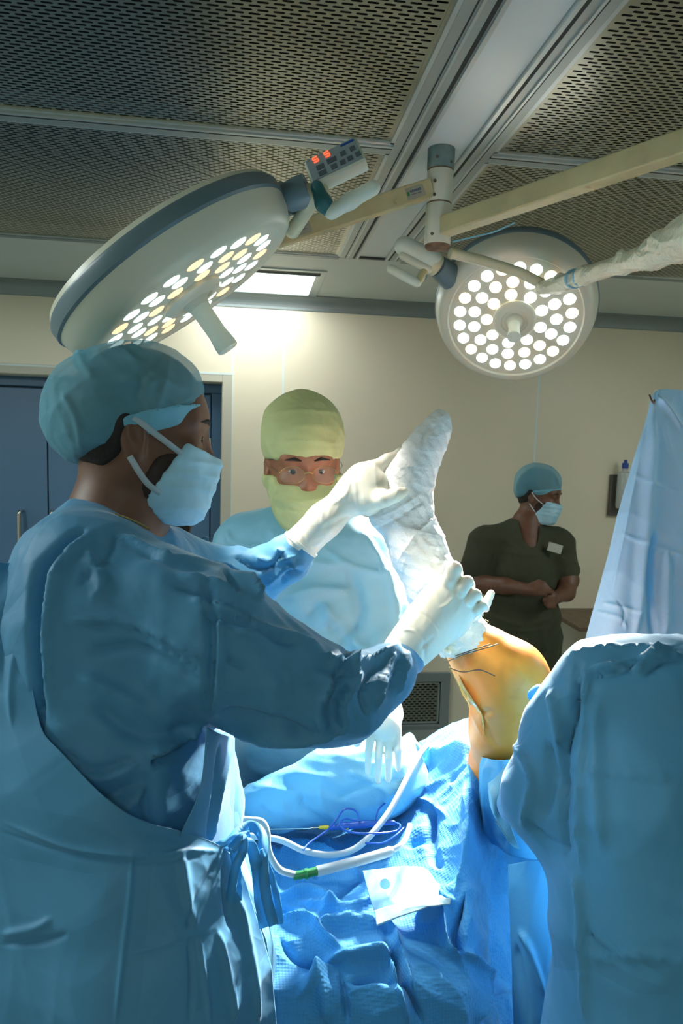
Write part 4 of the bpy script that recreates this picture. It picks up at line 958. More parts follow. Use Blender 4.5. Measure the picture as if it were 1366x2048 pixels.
# front edge of the gown, catching the lamp light
loft('gown_front_panel', [[(416, 1455, 0.80), (402, 1580, 0.79), (352, 1700, 0.785), (335, 1800, 0.80)], [(442, 1468, 0.835), (436, 1580, 0.83), (404, 1700, 0.82), (392, 1800, 0.83)], [(470, 1476, 0.93), (470, 1580, 0.92), (470, 1690, 0.91), (490, 1800, 0.90)]], M['gown'], sg, 60, 80,
     folds=[([(462, 1480), (440, 1580), (420, 1690)], 5, 7, 2), ([(440, 1490), (432, 1580), (415, 1690)], 6, -6)], wr=[(0.05, 3, 0.001)])
# wrap-round back panel of the gown in front, tied at the waist
rows = [[(-140, 1160, 0.86), (-60, 1120, 0.88), (40, 1118, 0.92), (110, 1062, 0.95), (160, 1035, 0.98)],
        [(-140, 1240, 0.83), (-60, 1220, 0.84), (0, 1210, 0.85), (30, 1180, 0.86), (60, 1150, 0.87)],
        [(-140, 1450, 0.79), (-60, 1450, 0.79), (0, 1450, 0.785), (40, 1440, 0.785), (70, 1420, 0.79)],
        [(-140, 1600, 0.77), (-20, 1590, 0.765), (40, 1570, 0.76), (90, 1545, 0.76), (130, 1515, 0.765)],
        [(-140, 1700, 0.76), (0, 1690, 0.75), (100, 1680, 0.745), (190, 1650, 0.745), (260, 1632, 0.755)],
        [(-140, 1780, 0.75), (50, 1770, 0.74), (200, 1750, 0.735), (340, 1715, 0.76), (455, 1700, 0.82)],
        [(-140, 1900, 0.74), (50, 1900, 0.725), (220, 1890, 0.72), (400, 1870, 0.75), (520, 1850, 0.84)],
        [(-140, 2060, 0.72), (50, 2060, 0.71), (220, 2060, 0.70), (420, 2050, 0.74), (556, 2040, 0.84)],
        [(-140, 2500, 0.70), (50, 2500, 0.69), (220, 2500, 0.69), (420, 2500, 0.74), (560, 2500, 0.86)]]
wf = [([(0, 1645), (60, 1670), (150, 1700), (280, 1712), (380, 1700), (450, 1702)], 7, 3.5, 2), ([(0, 1665), (100, 1700), (250, 1725), (400, 1712)], 7, -3, 2), ([(265, 1700), (258, 1800), (240, 1960), (230, 2048)], 7, 3), ([(250, 1910), (330, 1890), (420, 1860), (440, 1850)], 6, 3, 2),
      ([(365, 1700), (375, 1780), (395, 1850)], 14, 6), ([(440, 1720), (400, 1800), (375, 1860)], 12, -5), ([(400, 1870), (412, 1960), (420, 2048)], 7, 4), ([(380, 1880), (385, 1960), (380, 2048)], 7, -4), ([(0, 1870), (60, 1860), (100, 1840)], 10, 5), ([(0, 1890), (80, 1885), (130, 1870)], 10, -5),
      ([(440, 1860), (460, 1960), (470, 2048)], 9, 6), ([(455, 1720), (460, 1800), (470, 1860)], 10, -8), ([(480, 1790), (500, 1900), (520, 2048)], 10, 7), ([(50, 1200), (20, 1350), (20, 1450)], 10, 3), ([(45, 1130), (10, 1220), (5, 1350)], 12, -3)]
loft('gown_wrap_panel', rows, M['gown'], sg, 200, 240, folds=wf, wr=[(0.14, 9, 0.006), (0.05, 12, 0.0018)])
# back of the gown at the left shoulder, folded collar and knot
SDF().chain([(166, 1040, 0.97, 20), (160, 1070, 0.96, 26), (190, 1100, 0.955, 20)], 0.02).chain([(150, 1060, 0.97, 16), (175, 1045, 0.965, 16)], 0.01).mesh('neck_tie_knot', M['gown'], sg, 0.003, wr=[(0.02, 6, 0.005)])
# wrap panel side edge by the table, its lit look put in as paler cloth
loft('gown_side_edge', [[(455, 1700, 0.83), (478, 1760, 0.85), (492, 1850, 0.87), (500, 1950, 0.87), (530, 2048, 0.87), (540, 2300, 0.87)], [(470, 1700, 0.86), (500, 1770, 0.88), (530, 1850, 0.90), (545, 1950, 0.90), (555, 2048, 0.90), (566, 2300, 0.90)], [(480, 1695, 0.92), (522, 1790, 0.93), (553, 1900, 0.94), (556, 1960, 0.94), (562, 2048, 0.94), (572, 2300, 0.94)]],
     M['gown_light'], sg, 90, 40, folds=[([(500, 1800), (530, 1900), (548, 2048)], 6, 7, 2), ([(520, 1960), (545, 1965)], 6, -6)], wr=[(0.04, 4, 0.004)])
# ties
for k, (pts, w) in enumerate([
    ([(455, 1702, 0.82), (470, 1672, 0.84), (500, 1652, 0.86), (524, 1672, 0.85), (526, 1720, 0.83), (532, 1790, 0.82), (548, 1850, 0.82)], 0.013),
    ([(462, 1700, 0.815), (484, 1676, 0.82), (486, 1700, 0.815), (470, 1740, 0.81), (462, 1800, 0.81), (466, 1845, 0.81)], 0.011),
    ([(470, 1690, 0.825), (500, 1690, 0.825), (514, 1740, 0.825), (520, 1800, 0.825), (530, 1855, 0.825)], 0.014),
    ([(466, 1695, 0.82), (474, 1740, 0.82), (476, 1800, 0.82), (482, 1850, 0.82)], 0.010),
    ([(405, 1700, 0.82), (440, 1690, 0.82), (470, 1676, 0.83), (500, 1668, 0.84)], 0.009),
    ([(520, 1700, 0.83), (545, 1760, 0.83), (558, 1820, 0.83), (560, 1848, 0.83)], 0.008)]):
    ribbon('gown_tie', pts, w, M['gown_tie'], sg, 50)
# gloves
g1 = SDF()
g1.chain([(603, 1087, 1.20, 37), (650, 1040, 1.20, 33), (700, 995, 1.20, 31)], 0.02)
g1.chain([(700, 995, 1.20, 31), (728, 962, 1.20, 33), (748, 975, 1.19, 34)], 0.02)
g1.chain([(715, 985, 1.20, 34), (738, 1000, 1.185, 30)], 0.02)
g1.chain([(732, 950, 1.215, 22), (745, 940, 1.215, 17), (775, 922, 1.225, 13), (803, 908, 1.24, 11), (822, 900, 1.255, 9)], 0.012)     # index
g1.chain([(738, 960, 1.23, 20), (762, 948, 1.245, 12), (785, 935, 1.26, 10), (800, 930, 1.27, 9)], 0.006)                               # middle
g1.chain([(735, 975, 1.235, 20), (765, 975, 1.25, 11), (790, 968, 1.265, 10)], 0.005)
g1.chain([(735, 1000, 1.225, 18), (765, 1010, 1.24, 10), (788, 1008, 1.255, 9)], 0.005)
g1.chain([(742, 1002, 1.18, 24), (768, 998, 1.155, 15), (792, 990, 1.145, 12.5), (808, 984, 1.148, 10)], 0.012)                        # thumb
glove('glove', g1, M['glove'], sg, folds=[([(660, 1010), (690, 990), (700, 960)], 6, 1.5), ([(600, 1060), (625, 1100)], 3, 1.5), ([(640, 1060), (700, 1030)], 8, -2)])
MB().tube(WP([(600, 1091, 1.20), (604, 1086, 1.20)]), [0.0345, 0.0345], 40).build('glove_cuff', M['glove'], sg, smooth=True)
g2 = SDF()
g2.chain([(806, 1308, 1.0, 44), (832, 1280, 1.01, 43), (855, 1252, 1.03, 40)], 0.02)
g2.chain([(850, 1235, 1.035, 33), (880, 1205, 1.055, 33), (900, 1185, 1.06, 27)], 0.03)
g2.chain([(865, 1262, 1.04, 34), (900, 1235, 1.055, 33), (930, 1208, 1.06, 26)], 0.03)
g2.chain([(890, 1186, 1.055, 20), (900, 1160, 1.040, 17), (908, 1138, 1.04, 16.5), (914, 1146, 1.075, 13)], 0.003)                        # index, standing up at the knuckle
g2.chain([(912, 1200, 1.055, 15), (924, 1178, 1.030, 13), (934, 1164, 1.035, 14), (940, 1172, 1.075, 12)], 0.002)
g2.chain([(928, 1214, 1.055, 13), (942, 1200, 1.032, 11), (952, 1190, 1.036, 11.5), (957, 1198, 1.075, 10)], 0.002)
g2.chain([(938, 1232, 1.055, 12), (955, 1222, 1.036, 9.5), (967, 1212, 1.04, 9.5), (972, 1218, 1.08, 8)], 0.002)
g2.chain([(950, 1228, 1.10, 12), (972, 1206, 1.115, 10), (982, 1186, 1.12, 8)], 0.003)                           # thumb tip coming round the far side
g2.chain([(880, 1250, 1.08, 18), (915, 1262, 1.13, 12), (945, 1240, 1.14, 11), (950, 1228, 1.10, 11)], 0.01)
glove('glove', g2, M['glove'], sg, folds=[([(835, 1222), (860, 1236), (880, 1262)], 3, -1.6, 2), ([(800, 1260), (830, 1262), (850, 1290)], 5, 2), ([(840, 1300), (870, 1270)], 5, -2), ([(812, 1250), (845, 1275), (850, 1320)], 5, -1.8), ([(905, 1195), (895, 1210), (880, 1215)], 6, 1.5), ([(780, 1280), (815, 1300), (835, 1335)], 4, 1.6)])
# trousers and shoes, hidden by the table in the photo
TS = SDF(); bx, by = sg.location.x, sg.location.y
for dy in (-0.10, 0.12): TS.cap((bx, by+dy, 0.95), (bx-0.01, by+dy, 0.10), 0.095, 0.055, 0.02)
TS.mesh('trousers', M['trouser'], sg, 0.010, wr=[(0.1, 2, 0.006)])
for dy in (-0.10, 0.12): SDF().ell((bx+0.05, by+dy, 0.045), (0.135, 0.05, 0.045)).ell((bx-0.03, by+dy, 0.06), (0.05, 0.045, 0.06)).cut((0, 0, 0.0), (0, 0, -1), 0.002).mesh('shoe', M['dark_shoe'], sg, 0.006)
MB().box((bx-0.3, by-0.3, 0.0), (bx+0.3, by+0.35, 0.0)) if False else None

# ---- second surgeon, facing us behind the leg --------------------------------
s2 = thing('person', 'surgeon facing the camera in green cloth cap, glasses and green wrapped mask', 'person', (0.0, 1.55, 0.0))
h2 = Head(W(606, 928, 1.55), camvec(0.16, -0.22, -0.95), camvec(0, 1, -0.12), 1.03)
H = SDF(); h2.build(H, W(612, 1070, 1.60), 0.06)
Hb = SDF(); Hb.ops += H.ops; Hb.chain([(612, 1060, 1.60, 60), (612, 1120, 1.62, 90)], 0.04)
Hb.chain([(520, 1120, 1.62, 70), (700, 1120, 1.62, 70)], 0.04); Hb.chain([(700, 1130, 1.62, 45), (745, 1300, 1.5, 35), (765, 1400, 1.30, 24)], 0.03)
Hb.mesh('body', M['skin_mid'], s2, 0.006)
h2.eyes(s2); h2.brows(s2, M['hair'])
k2 = SDF(); h2.e(k2, (-0.012, 0, 0.052), (0.112, 0.094, 0.103), 0.02); h2.e(k2, (-0.03, 0, 0.085), (0.085, 0.080, 0.070), 0.03)
k2.cut(h2.p(0.1, 0, 0.022), -h2.u+0.12*h2.f, 0.006)
k2.mesh('cloth_cap', M['green_cloth'], s2, 0.005, folds=[([(520, 890), (600, 882), (690, 888)], 5, 3, 2), ([(530, 830), (600, 818), (680, 826)], 7, 3, 2), ([(520, 905), (690, 898)], 4, 2, 2)], wr=[(0.07, 5, 0.005)])
rg = SDF(); h2.e(rg, (-0.02, 0, -0.085), (0.145, 0.13, 0.085), 0.001); rg.cut(h2.p(0.1, 0, -0.026), h2.u+0.05*h2.f, 0.004)
T = SDF(); T.ops += H.ops; h2.e(T, (0.055, 0, -0.075), (0.060, 0.066, 0.065), 0.03); h2.e(T, (0.095, 0, -0.040), (0.02, 0.02, 0.026), 0.02)
T.mesh('wrapped_mask', M['green_cloth'], s2, 0.005, offset=0.006, region=rg, folds=[([(530, 965), (600, 975), (680, 960)], 6, 3, 2), ([(540, 995), (600, 1004), (670, 990)], 6, 3, 2), ([(545, 1015), (610, 1022), (665, 1010)], 6, -3, 2)], wr=[(0.06, 15, 0.004)])
gl = MB()
for y in (-1, 1):
    ring = [h2.p(0.108, y*0.034+0.026*cos(a), -0.006+0.018*sin(a)) for a in np.linspace(0, 2*pi, 25)]
    gl.tube(ring, 0.0007, 6)
    gl.tube([h2.p(0.110, y*0.060, 0.0), h2.p(0.05, y*0.080, 0.003), h2.p(-0.01, y*0.086, 0.003)], 0.0008, 6)
gl.tube([h2.p(0.112, -0.009, -0.002), h2.p(0.116, 0, 0.001), h2.p(0.112, 0.009, -0.002)], 0.0014, 8)
glo = gl.build('spectacles', M['gold'], s2, smooth=True)
for y in (-1, 1):
    c0 = h2.p(0.112, y*0.034, -0.006); V = [c0]+[h2.p(0.112, y*0.034+0.025*cos(a), -0.006+0.017*sin(a)) for a in np.linspace(0, 2*pi, 24, endpoint=False)]
    raw('lens', V, [(0, 1+i, 1+(i+1) % 24) for i in range(24)], M['lensglass'], glo, False)
G2 = SDF()
G2.chain([(612, 1075, 1.62, 62), (612, 1150, 1.63, 120), (610, 1300, 1.62, 150), (600, 1500, 1.55, 150), (600, 1900, 1.52, 160)], 0.08)
G2.chain([(505, 1100, 1.62, 72), (612, 1090, 1.62, 80), (715, 1115, 1.62, 75)], 0.06)
G2.chain([(500, 1105, 1.62, 78), (470, 1200, 1.58, 62), (470, 1400, 1.50, 58), (520, 1500, 1.38, 45)], 0.05)
G2.chain([(715, 1120, 1.62, 78), (752, 1220, 1.58, 72), (755, 1320, 1.5, 58), (765, 1400, 1.36, 36)], 0.05)
G2.chain([(520, 1520, 1.42, 60), (640, 1520, 1.42, 66), (720, 1500, 1.40, 56)], 0.05)
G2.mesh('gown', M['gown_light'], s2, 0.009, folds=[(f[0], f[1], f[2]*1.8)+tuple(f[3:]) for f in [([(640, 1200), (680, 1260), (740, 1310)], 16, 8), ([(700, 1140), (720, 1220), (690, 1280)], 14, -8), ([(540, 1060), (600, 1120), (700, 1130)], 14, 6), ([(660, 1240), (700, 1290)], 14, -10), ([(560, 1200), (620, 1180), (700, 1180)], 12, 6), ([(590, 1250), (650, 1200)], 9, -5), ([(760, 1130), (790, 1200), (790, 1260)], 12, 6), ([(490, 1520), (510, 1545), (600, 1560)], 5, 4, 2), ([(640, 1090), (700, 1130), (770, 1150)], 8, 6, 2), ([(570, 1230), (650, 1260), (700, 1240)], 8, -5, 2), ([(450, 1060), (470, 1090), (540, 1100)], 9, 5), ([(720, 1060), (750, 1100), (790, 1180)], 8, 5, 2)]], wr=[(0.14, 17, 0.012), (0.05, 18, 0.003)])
g3 = SDF()
g3.chain([(768, 1385, 1.24, 28), (770, 1425, 1.20, 31), (768, 1450, 1.17, 34)], 0.02)
for x0, x1, x2, y1, y2 in ((745, 737, 736, 1505, 1545), (763, 757, 756, 1515, 1562), (780, 777, 776, 1515, 1560), (794, 796, 796, 1500, 1538)):
    g3.chain([(x0, 1452, 1.165, 10), (x1, y1, 1.145, 8), (x2, y2, 1.150, 6.6)], 0.002)
g3.chain([(742, 1430, 1.17, 15), (722, 1462, 1.145, 11), (714, 1486, 1.135, 9)], 0.01)
glove('glove', g3, M['glove'], s2, 0.0025)

# ---- person almost hidden behind the first surgeon ---------------------------
s3 = thing('person', 'person almost hidden behind the first surgeon, only dark nape and gown shoulder showing', 'person', (-0.35, 2.0, 0.0))
h3 = Head(W(324, 1058, 1.86), camvec(0.3, -0.1, 0.9), camvec(0.05, 1, 0.1), 0.98)
H = SDF(); h3.build(H, W(300, 1150, 1.86), 0.06); Hc = SDF(); Hc.ops += H.ops; Hc.chain([(300, 1140, 1.86, 60), (300, 1300, 1.86, 80)], 0.04)
Hc.mesh('body', M['skin_dark'], s3, 0.007)
rg = SDF(); h3.e(rg, (-0.045, 0, 0.02), (0.10, 0.1, 0.12), 0.001)
H.mesh('hair', M['hair'], s3, 0.007, offset=0.006, region=rg)
SDF().chain([(300, 1150, 1.88, 70), (300, 1400, 1.88, 110), (300, 1900, 1.88, 120)], 0.06).chain([(210, 1160, 1.88, 60), (300, 1130, 1.88, 50), (390, 1145, 1.84, 50), (410, 1200, 1.84, 50)], 0.05).chain([(390, 1115, 1.84, 28), (412, 1078, 1.84, 14)], 0.02).mesh('gown', M['gown'], s3, 0.011, wr=[(0.07, 19, 0.012)])

# ---- man in olive scrubs by the wall ------------------------------------------
s4 = thing('person', 'man in olive scrubs, blue cap and mask standing by the back wall with hands clasped', 'person', (1.40, 3.3, 0.0))
Z4 = 3.40
h4 = Head(W(1080, 990, Z4), camvec(0.80, -0.22, -0.56), camvec(0.12, 1, -0.15), 1.02)
H = SDF(); h4.build(H, W(1056, 1060, Z4), 0.058)
B4 = SDF(); B4.ops += H.ops
B4.chain([(1050, 1045, Z4, 26), (1045, 1090, Z4, 48)], 0.03); B4.chain([(985, 1090, Z4, 30), (1100, 1092, Z4, 30)], 0.03)
B4.chain([(968, 1085, Z4, 27), (950, 1150, Z4-.05, 22), (962, 1168, Z4-.08, 19), (1010, 1172, Z4-.17, 16), (1052, 1178, Z4-.24, 12)], 0.02)
B4.chain([(1118, 1090, Z4, 27), (1135, 1160, Z4-.05, 21), (1132, 1185, Z4-.10, 17), (1112, 1195, Z4-.20, 12)], 0.02)
# hands with fingers
B4.chain([(1050, 1178, Z4-.24, 12), (1066, 1180, Z4-.26, 12)], 0.01)
for dy, ex in ((-7, 1096), (-1, 1102), (5, 1102), (10, 1092)):
    B4.chain([(1070, 1178+dy*0.9, Z4-.27, 4.8), (1084, 1177+dy, Z4-.285, 4.0), (ex, 1180+dy, Z4-.275, 3.2)], 0.003)
B4.chain([(1062, 1170, Z4-.26, 5.5), (1078, 1163, Z4-.27, 4.4), (1090, 1166, Z4-.275, 3.6)], 0.005)
B4.chain([(1112, 1195, Z4-.20, 12), (1106, 1200, Z4-.23, 11)], 0.01)
for k_, (fy, ex) in enumerate(((1192, 1088), (1199, 1087), (1206, 1090), (1212, 1095))):
    B4.chain([(1108, fy+1, Z4-.25, 4.8), (1097, fy+1, Z4-.265, 4.0), (ex, fy+2, Z4-.255, 3.3)], 0.003)
B4.chain([(1110, 1190, Z4-.24, 5.2), (1100, 1181, Z4-.255, 4.2), (1093, 1180, Z4-.262, 3.6)], 0.004)
B4.mesh('body', M['skin_dark'], s4, 0.0055, smooth_it=1)
h4.eyes(s4); h4.brows(s4, M['hair'])
rg = SDF(); h4.e(rg, (-0.05, 0, 0.03), (0.09, 0.095, 0.10), 0.001)
H.mesh('hair', M['hair'], s4, 0.006, offset=0.005, region=rg)
rg = SDF(); h4.e(rg, (0.04, 0, -0.06), (0.06, 0.09, 0.05), 0.001)
H.mesh('beard', M['beard'], s4, 0.006, offset=0.002, region=rg)
h4.mask(H, M['mask'], s4, res=0.005, zlo=-0.135)
c4 = SDF(); h4.e(c4, (-0.022, 0, 0.064), (0.116, 0.098, 0.092), 0.02); h4.e(c4, (-0.065, 0, 0.030), (0.065, 0.080, 0.060), 0.03); h4.e(c4, (-0.075, 0, 0.0), (0.05, 0.080, 0.05), 0.03); c4.cut(h4.p(0.09, 0, 0.030), -h4.u+0.36*h4.f, 0.01)
c4.mesh('surgical_cap', M['cap'], s4, 0.006, wr=[(0.05, 25, 0.006)])
b4 = SDF(); h4.e(b4, (-0.022, 0, 0.064), (0.118, 0.100, 0.094), 0.02); h4.e(b4, (-0.065, 0, 0.030), (0.067, 0.082, 0.062), 0.03); b4.cut(h4.p(0.09, 0, 0.028), -h4.u+0.36*h4.f, 0.004); b4.cut(h4.p(0.09, 0, 0.052), h4.u-0.3*h4.f, 0.004)
b4.mesh('cap_band', M['cap_band'], s4, 0.005)
for sd in (-1, 1):
    cable('ear_loop', [h4.p(0.048, sd*0.066, -0.035), h4.p(0.010, sd*0.080, -0.010), h4.p(-0.012, sd*0.090, 0.014)], 0.0018, M['loop'], s4, px=False, n=12)
    cable('ear_loop', [h4.p(0.040, sd*0.062, -0.100), h4.p(0.010, sd*0.074, -0.070), h4.p(-0.012, sd*0.088, -0.042)], 0.0018, M['loop'], s4, px=False, n=12)
G4 = SDF()
G4.chain([(1045, 1092, Z4, 52), (1040, 1150, Z4, 68), (1040, 1235, Z4, 74), (1040, 1262, Z4, 72)], 0.05)
G4.chain([(975, 1085, Z4, 34), (1040, 1072, Z4, 34), (1112, 1088, Z4, 34)], 0.04)
G4.chain([(968, 1088, Z4, 36), (950, 1140, Z4-.04, 34)], 0.03); G4.chain([(1118, 1092, Z4, 34), (1130, 1140, Z4-.04, 29)], 0.03)
G4.sub(W(1064, 1050, Z4-.12), (0.050, 0.10, 0.105), np.array([RT, FW, UP]), 0.01)
G4.mesh('scrub_top', M['scrub'], s4, 0.008, folds=[([(1063, 1085), (1030, 1050)], 3, 3, 2), ([(1063, 1085), (1090, 1052)], 3, 3, 2), ([(990, 1100), (985, 1160)], 7, -10), ([(1110, 1110), (1112, 1165)], 6, -8), ([(970, 1225), (1040, 1250), (1110, 1235)], 8, 8, 2), ([(990, 1200), (1060, 1222), (1100, 1210)], 7, -7), ([(1000, 1100), (1060, 1110), (1100, 1105)], 6, 4), ([(1000, 1260), (1060, 1262), (1105, 1255)], 4, 6, 2)], wr=[(0.12, 27, 0.012)])
T4 = SDF()
T4.chain([(1030, 1262, Z4, 68), (1050, 1262, Z4, 66)], 0.03); 
for x in (1005, 1072): T4.chain([(x, 1275, Z4, 52), (x+3, 1400, Z4, 40), (x+3, 1565, Z4, 30)], 0.04)
T4.mesh('scrub_trousers', M['scrub'], s4, 0.009, wr=[(0.12, 28, 0.010)])
for x in (1005, 1072):
    q = W(x, 1560, Z4-.03); SDF().ell((q[0], q[1]-0.04, 0.045), (0.05, 0.13, 0.045)).cut((0, 0, 0.0), (0, 0, -1), 0.002).mesh('shoe', M['dark_shoe'], s4, 0.008)
tg = W(1110, 1096, Z4-.135)
MB().obox(tg, camvec(0.034, -0.010, 0.004), camvec(0.007, 0.020, 0.003), camvec(0, 0, 0.0015)).build('chest_label', M['tag_cloth'], s4)

# ---- assistant with his back to us at the right -------------------------------
s5 = thing('person', 'assistant in blue gown at right edge seen from behind, head out of frame', 'person', (0.62, 0.75, 0.0))
G5 = SDF()
for x_, z_ in ((1290, .80), (1420, .82), (1560, .84), (1680, .86)):
    G5.chain([(x_, 1398, z_, 104 if x_ < 1600 else 96), (x_, 1600, z_, 158), (x_, 1800, z_, 172), (x_, 2100, z_, 180), (x_, 2500, z_, 185)], 0.07)
G5.chain([(1205, 1380, .82, 84), (1300, 1380, .82, 96), (1560, 1372, .84, 102)], 0.04)
G5.chain([(1190, 1378, .83, 88), (1135, 1470, .85, 82), (1100, 1600, .86, 88), (1120, 1640, .87, 82)], 0.04)
G5.chain([(1100, 1590, .88, 80), (1050, 1610, .96, 52), (1015, 1600, 1.02, 38)], 0.03)
G5.chain([(1560, 1370, .85, 100), (1588, 1300, .86, 96)], 0.03)
G5.chain([(1700, 1400, .86, 100), (1790, 1600, .88, 90)], 0.04)
G5.mesh('gown', M['gown'], s5, 0.0065, smooth_it=3, folds=[(f[0], f[1], f[2]*1.7)+tuple(f[3:]) for f in [
  ([(1180, 1330), (1250, 1325), (1330, 1275)], 12, 7, 2), ([(1160, 1345), (1230, 1345), (1290, 1300)], 10, -6, 2), ([(1260, 1340), (1310, 1305), (1366, 1300)], 8, 7, 2), ([(1290, 1345), (1330, 1310), (1370, 1310)], 7, -6, 2), ([(1130, 1310), (1200, 1290), (1366, 1278)], 5, 4),
  ([(1155, 1320), (1148, 1420), (1125, 1520), (1120, 1720)], 9, -7), ([(1170, 1320), (1165, 1440), (1150, 1600), (1155, 1760)], 10, 4), ([(1100, 1380), (1110, 1440), (1120, 1500)], 12, 6), ([(1090, 1480), (1100, 1560), (1080, 1640)], 12, -5),
  ([(1150, 1545), (1230, 1545), (1366, 1560)], 6, 3, 2), ([(1170, 1900), (1190, 1925), (1280, 1920), (1366, 1935)], 8, 5, 2), ([(1160, 1860), (1185, 1900), (1250, 1940)], 8, -5, 2), ([(1140, 1750), (1150, 1850), (1160, 2048)], 10, 5), ([(1190, 1400), (1185, 1560), (1200, 1700)], 18, 4), ([(1020, 1480), (1060, 1560), (1040, 1660)], 10, 5), ([(1055, 1650), (1090, 1690), (1130, 1700)], 12, -5)]],
  wr=[(0.17, 37, 0.013), (0.06, 38, 0.005)])
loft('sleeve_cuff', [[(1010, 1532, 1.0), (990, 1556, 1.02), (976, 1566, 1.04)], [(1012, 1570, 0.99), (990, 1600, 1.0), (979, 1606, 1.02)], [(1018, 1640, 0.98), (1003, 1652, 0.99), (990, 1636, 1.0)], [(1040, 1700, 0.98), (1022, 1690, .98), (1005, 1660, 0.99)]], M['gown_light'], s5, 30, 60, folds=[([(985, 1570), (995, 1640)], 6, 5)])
hd = Head(W(1640, 1130, 0.92), camvec(-0.3, -0.5, 0.8), camvec(-0.2, 0.8, 0.5), 1.0)
H = SDF(); hd.build(H, W(1590, 1290, 0.86), 0.06); Hd = SDF(); Hd.ops += H.ops; Hd.chain([(1590, 1280, .86, 95), (1580, 1400, .86, 120)], 0.04)
Hd.chain([(1010, 1600, 1.02, 30), (1030, 1606, 1.0, 30)], 0.02)
Hd.mesh('body', M['skin_mid'], s5, 0.008)
rg = SDF(); hd.e(rg, (-0.05, 0, 0.01), (0.095, 0.1, 0.10), 0.001)
H.mesh('hair', M['hair'], s5, 0.007, offset=0.005, region=rg)
rc = SDF(); hd.e(rc, (-0.02, 0, 0.055), (0.112, 0.095, 0.095), 0.02); rc.cut(hd.p(0.05, 0, 0.02), -hd.u, 0.01); rc.mesh('surgical_cap', M['cap'], s5, 0.008)
g5 = SDF(); g5.chain([(1065, 1392, .97, 10), (1080, 1384, .97, 9)], 0.005); g5.chain([(1080, 1384, .97, 9), (1110, 1400, 1.0, 22), (1130, 1450, 1.02, 28)], 0.02)
g5.mesh('blue_glove', M['gown_tie'], s5, 0.003)
TS = SDF()
for x_ in (1400, 1560): 
    q = W(x_, 2300, .84); TS.cap((q[0], q[1], 0.8), (q[0], q[1], 0.08), 0.09, 0.055, 0.02)
    SDF().ell((q[0], q[1]+0.05, 0.045), (0.05, 0.13, 0.045)).cut((0, 0, 0.0), (0, 0, -1), 0.002).mesh('shoe', M['dark_shoe'], s5, 0.008)
TS.mesh('trousers', M['trouser'], s5, 0.012)
# ------------------------------------------------------------------ patient, table, drapes
pt = thing('patient', 'patient with one leg raised, foot bandaged white and knee painted orange brown', 'person', (0.30, 1.25, 0.9))
P = SDF()
P.chain([(878, 846, 1.20, 11), (870, 864, 1.20, 16), (844, 908, 1.20, 24), (818, 964, 1.20, 30), (808, 1010, 1.20, 33)], 0.03)
P.chain([(775, 1032, 1.20, 22), (808, 1015, 1.20, 32)], 0.03)
P.chain([(814, 1030, 1.20, 34), (852, 1140, 1.178, 38), (905, 1240, 1.16, 42), (930, 1280, 1.155, 47), (965, 1318, 1.15, 62), (1015, 1372, 1.14, 74)], 0.012)
P.chain([(975, 1318, 1.15, 60), (1015, 1352, 1.14, 74), (1030, 1385, 1.14, 70)], 0.015)
P.chain([(1018, 1380, 1.14, 74), (1018, 1460, 1.17, 72), (1018, 1540, 1.22, 74), (1080, 1620, 1.34, 90)], 0.03)
P.chain([(1080, 1620, 1.34, 100), (1180, 1600, 1.60, 120), (1280, 1560, 1.9, 110)], 0.06)
P.chain([(1080, 1640, 1.40, 70), (900, 1620, 1.42, 44), (780, 1570, 1.30, 38), (640, 1590, 1.23, 32), (480, 1625, 1.20, 22)], 0.03)
P.mesh('body', M['iodine'], pt, 0.0045, folds=[([(1010, 1455), (1050, 1430), (1085, 1405)], 3, 1.5, 2), ([(1015, 1440), (1050, 1415), (1080, 1395)], 3, -1.5, 2), ([(930, 1400), (960, 1425), (985, 1420)], 8, -4), ([(940, 1420), (965, 1470), (985, 1500)], 5, 2.5, 2), ([(960, 1420), (980, 1470), (1000, 1500)], 5, -2)])
# bandage: white wrap on foot and shin
BD = SDF()
BD.chain([(882, 836, 1.20, 15), (872, 860, 1.20, 25), (845, 905, 1.20, 35), (818, 962, 1.20, 43), (808, 1010, 1.20, 47)], 0.03)
BD.chain([(772, 1030, 1.20, 36), (812, 1010, 1.20, 44)], 0.025)
BD.chain([(812, 1030, 1.20, 46), (836, 1100, 1.185, 51), (872, 1180, 1.17, 52), (905, 1240, 1.16, 54)], 0.03)
BD.cut(W(908, 1236, 1.16), camvec(0.55, -0.83, 0), 0.006)
bfold = []
for k in range(11):
    y0 = 1010+k*19
    bfold.append(([(770+k*8.5, y0+28), (815+k*8.5, y0+4), (858+k*6.5, y0-22)], 4.5, 2.0 if k % 2 else -2.0, 2))
for k in range(7):
    bfold.append(([(798+k*11, 985-k*21), (822+k*10, 985-k*23), (846+k*7.5, 975-k*22)], 4, 1.8 if k % 2 else -1.8, 2))
bfold += [([(735, 1040), (790, 1020), (845, 985)], 5, 3, 2), ([(745, 1060), (790, 1040), (850, 1000)], 5, -3, 2), ([(845, 890), (850, 865), (870, 850)], 5, -5), ([(795, 1120), (840, 1060), (880, 1030)], 5, 3, 2), ([(755, 965), (760, 1000), (790, 1010)], 7, 5), ([(830, 1185), (870, 1150), (895, 1110)], 6, 3, 2)]
_sp = np.array([W(*p) for p in ((880, 838, 1.2), (815, 985, 1.2), (905, 1245, 1.16))])
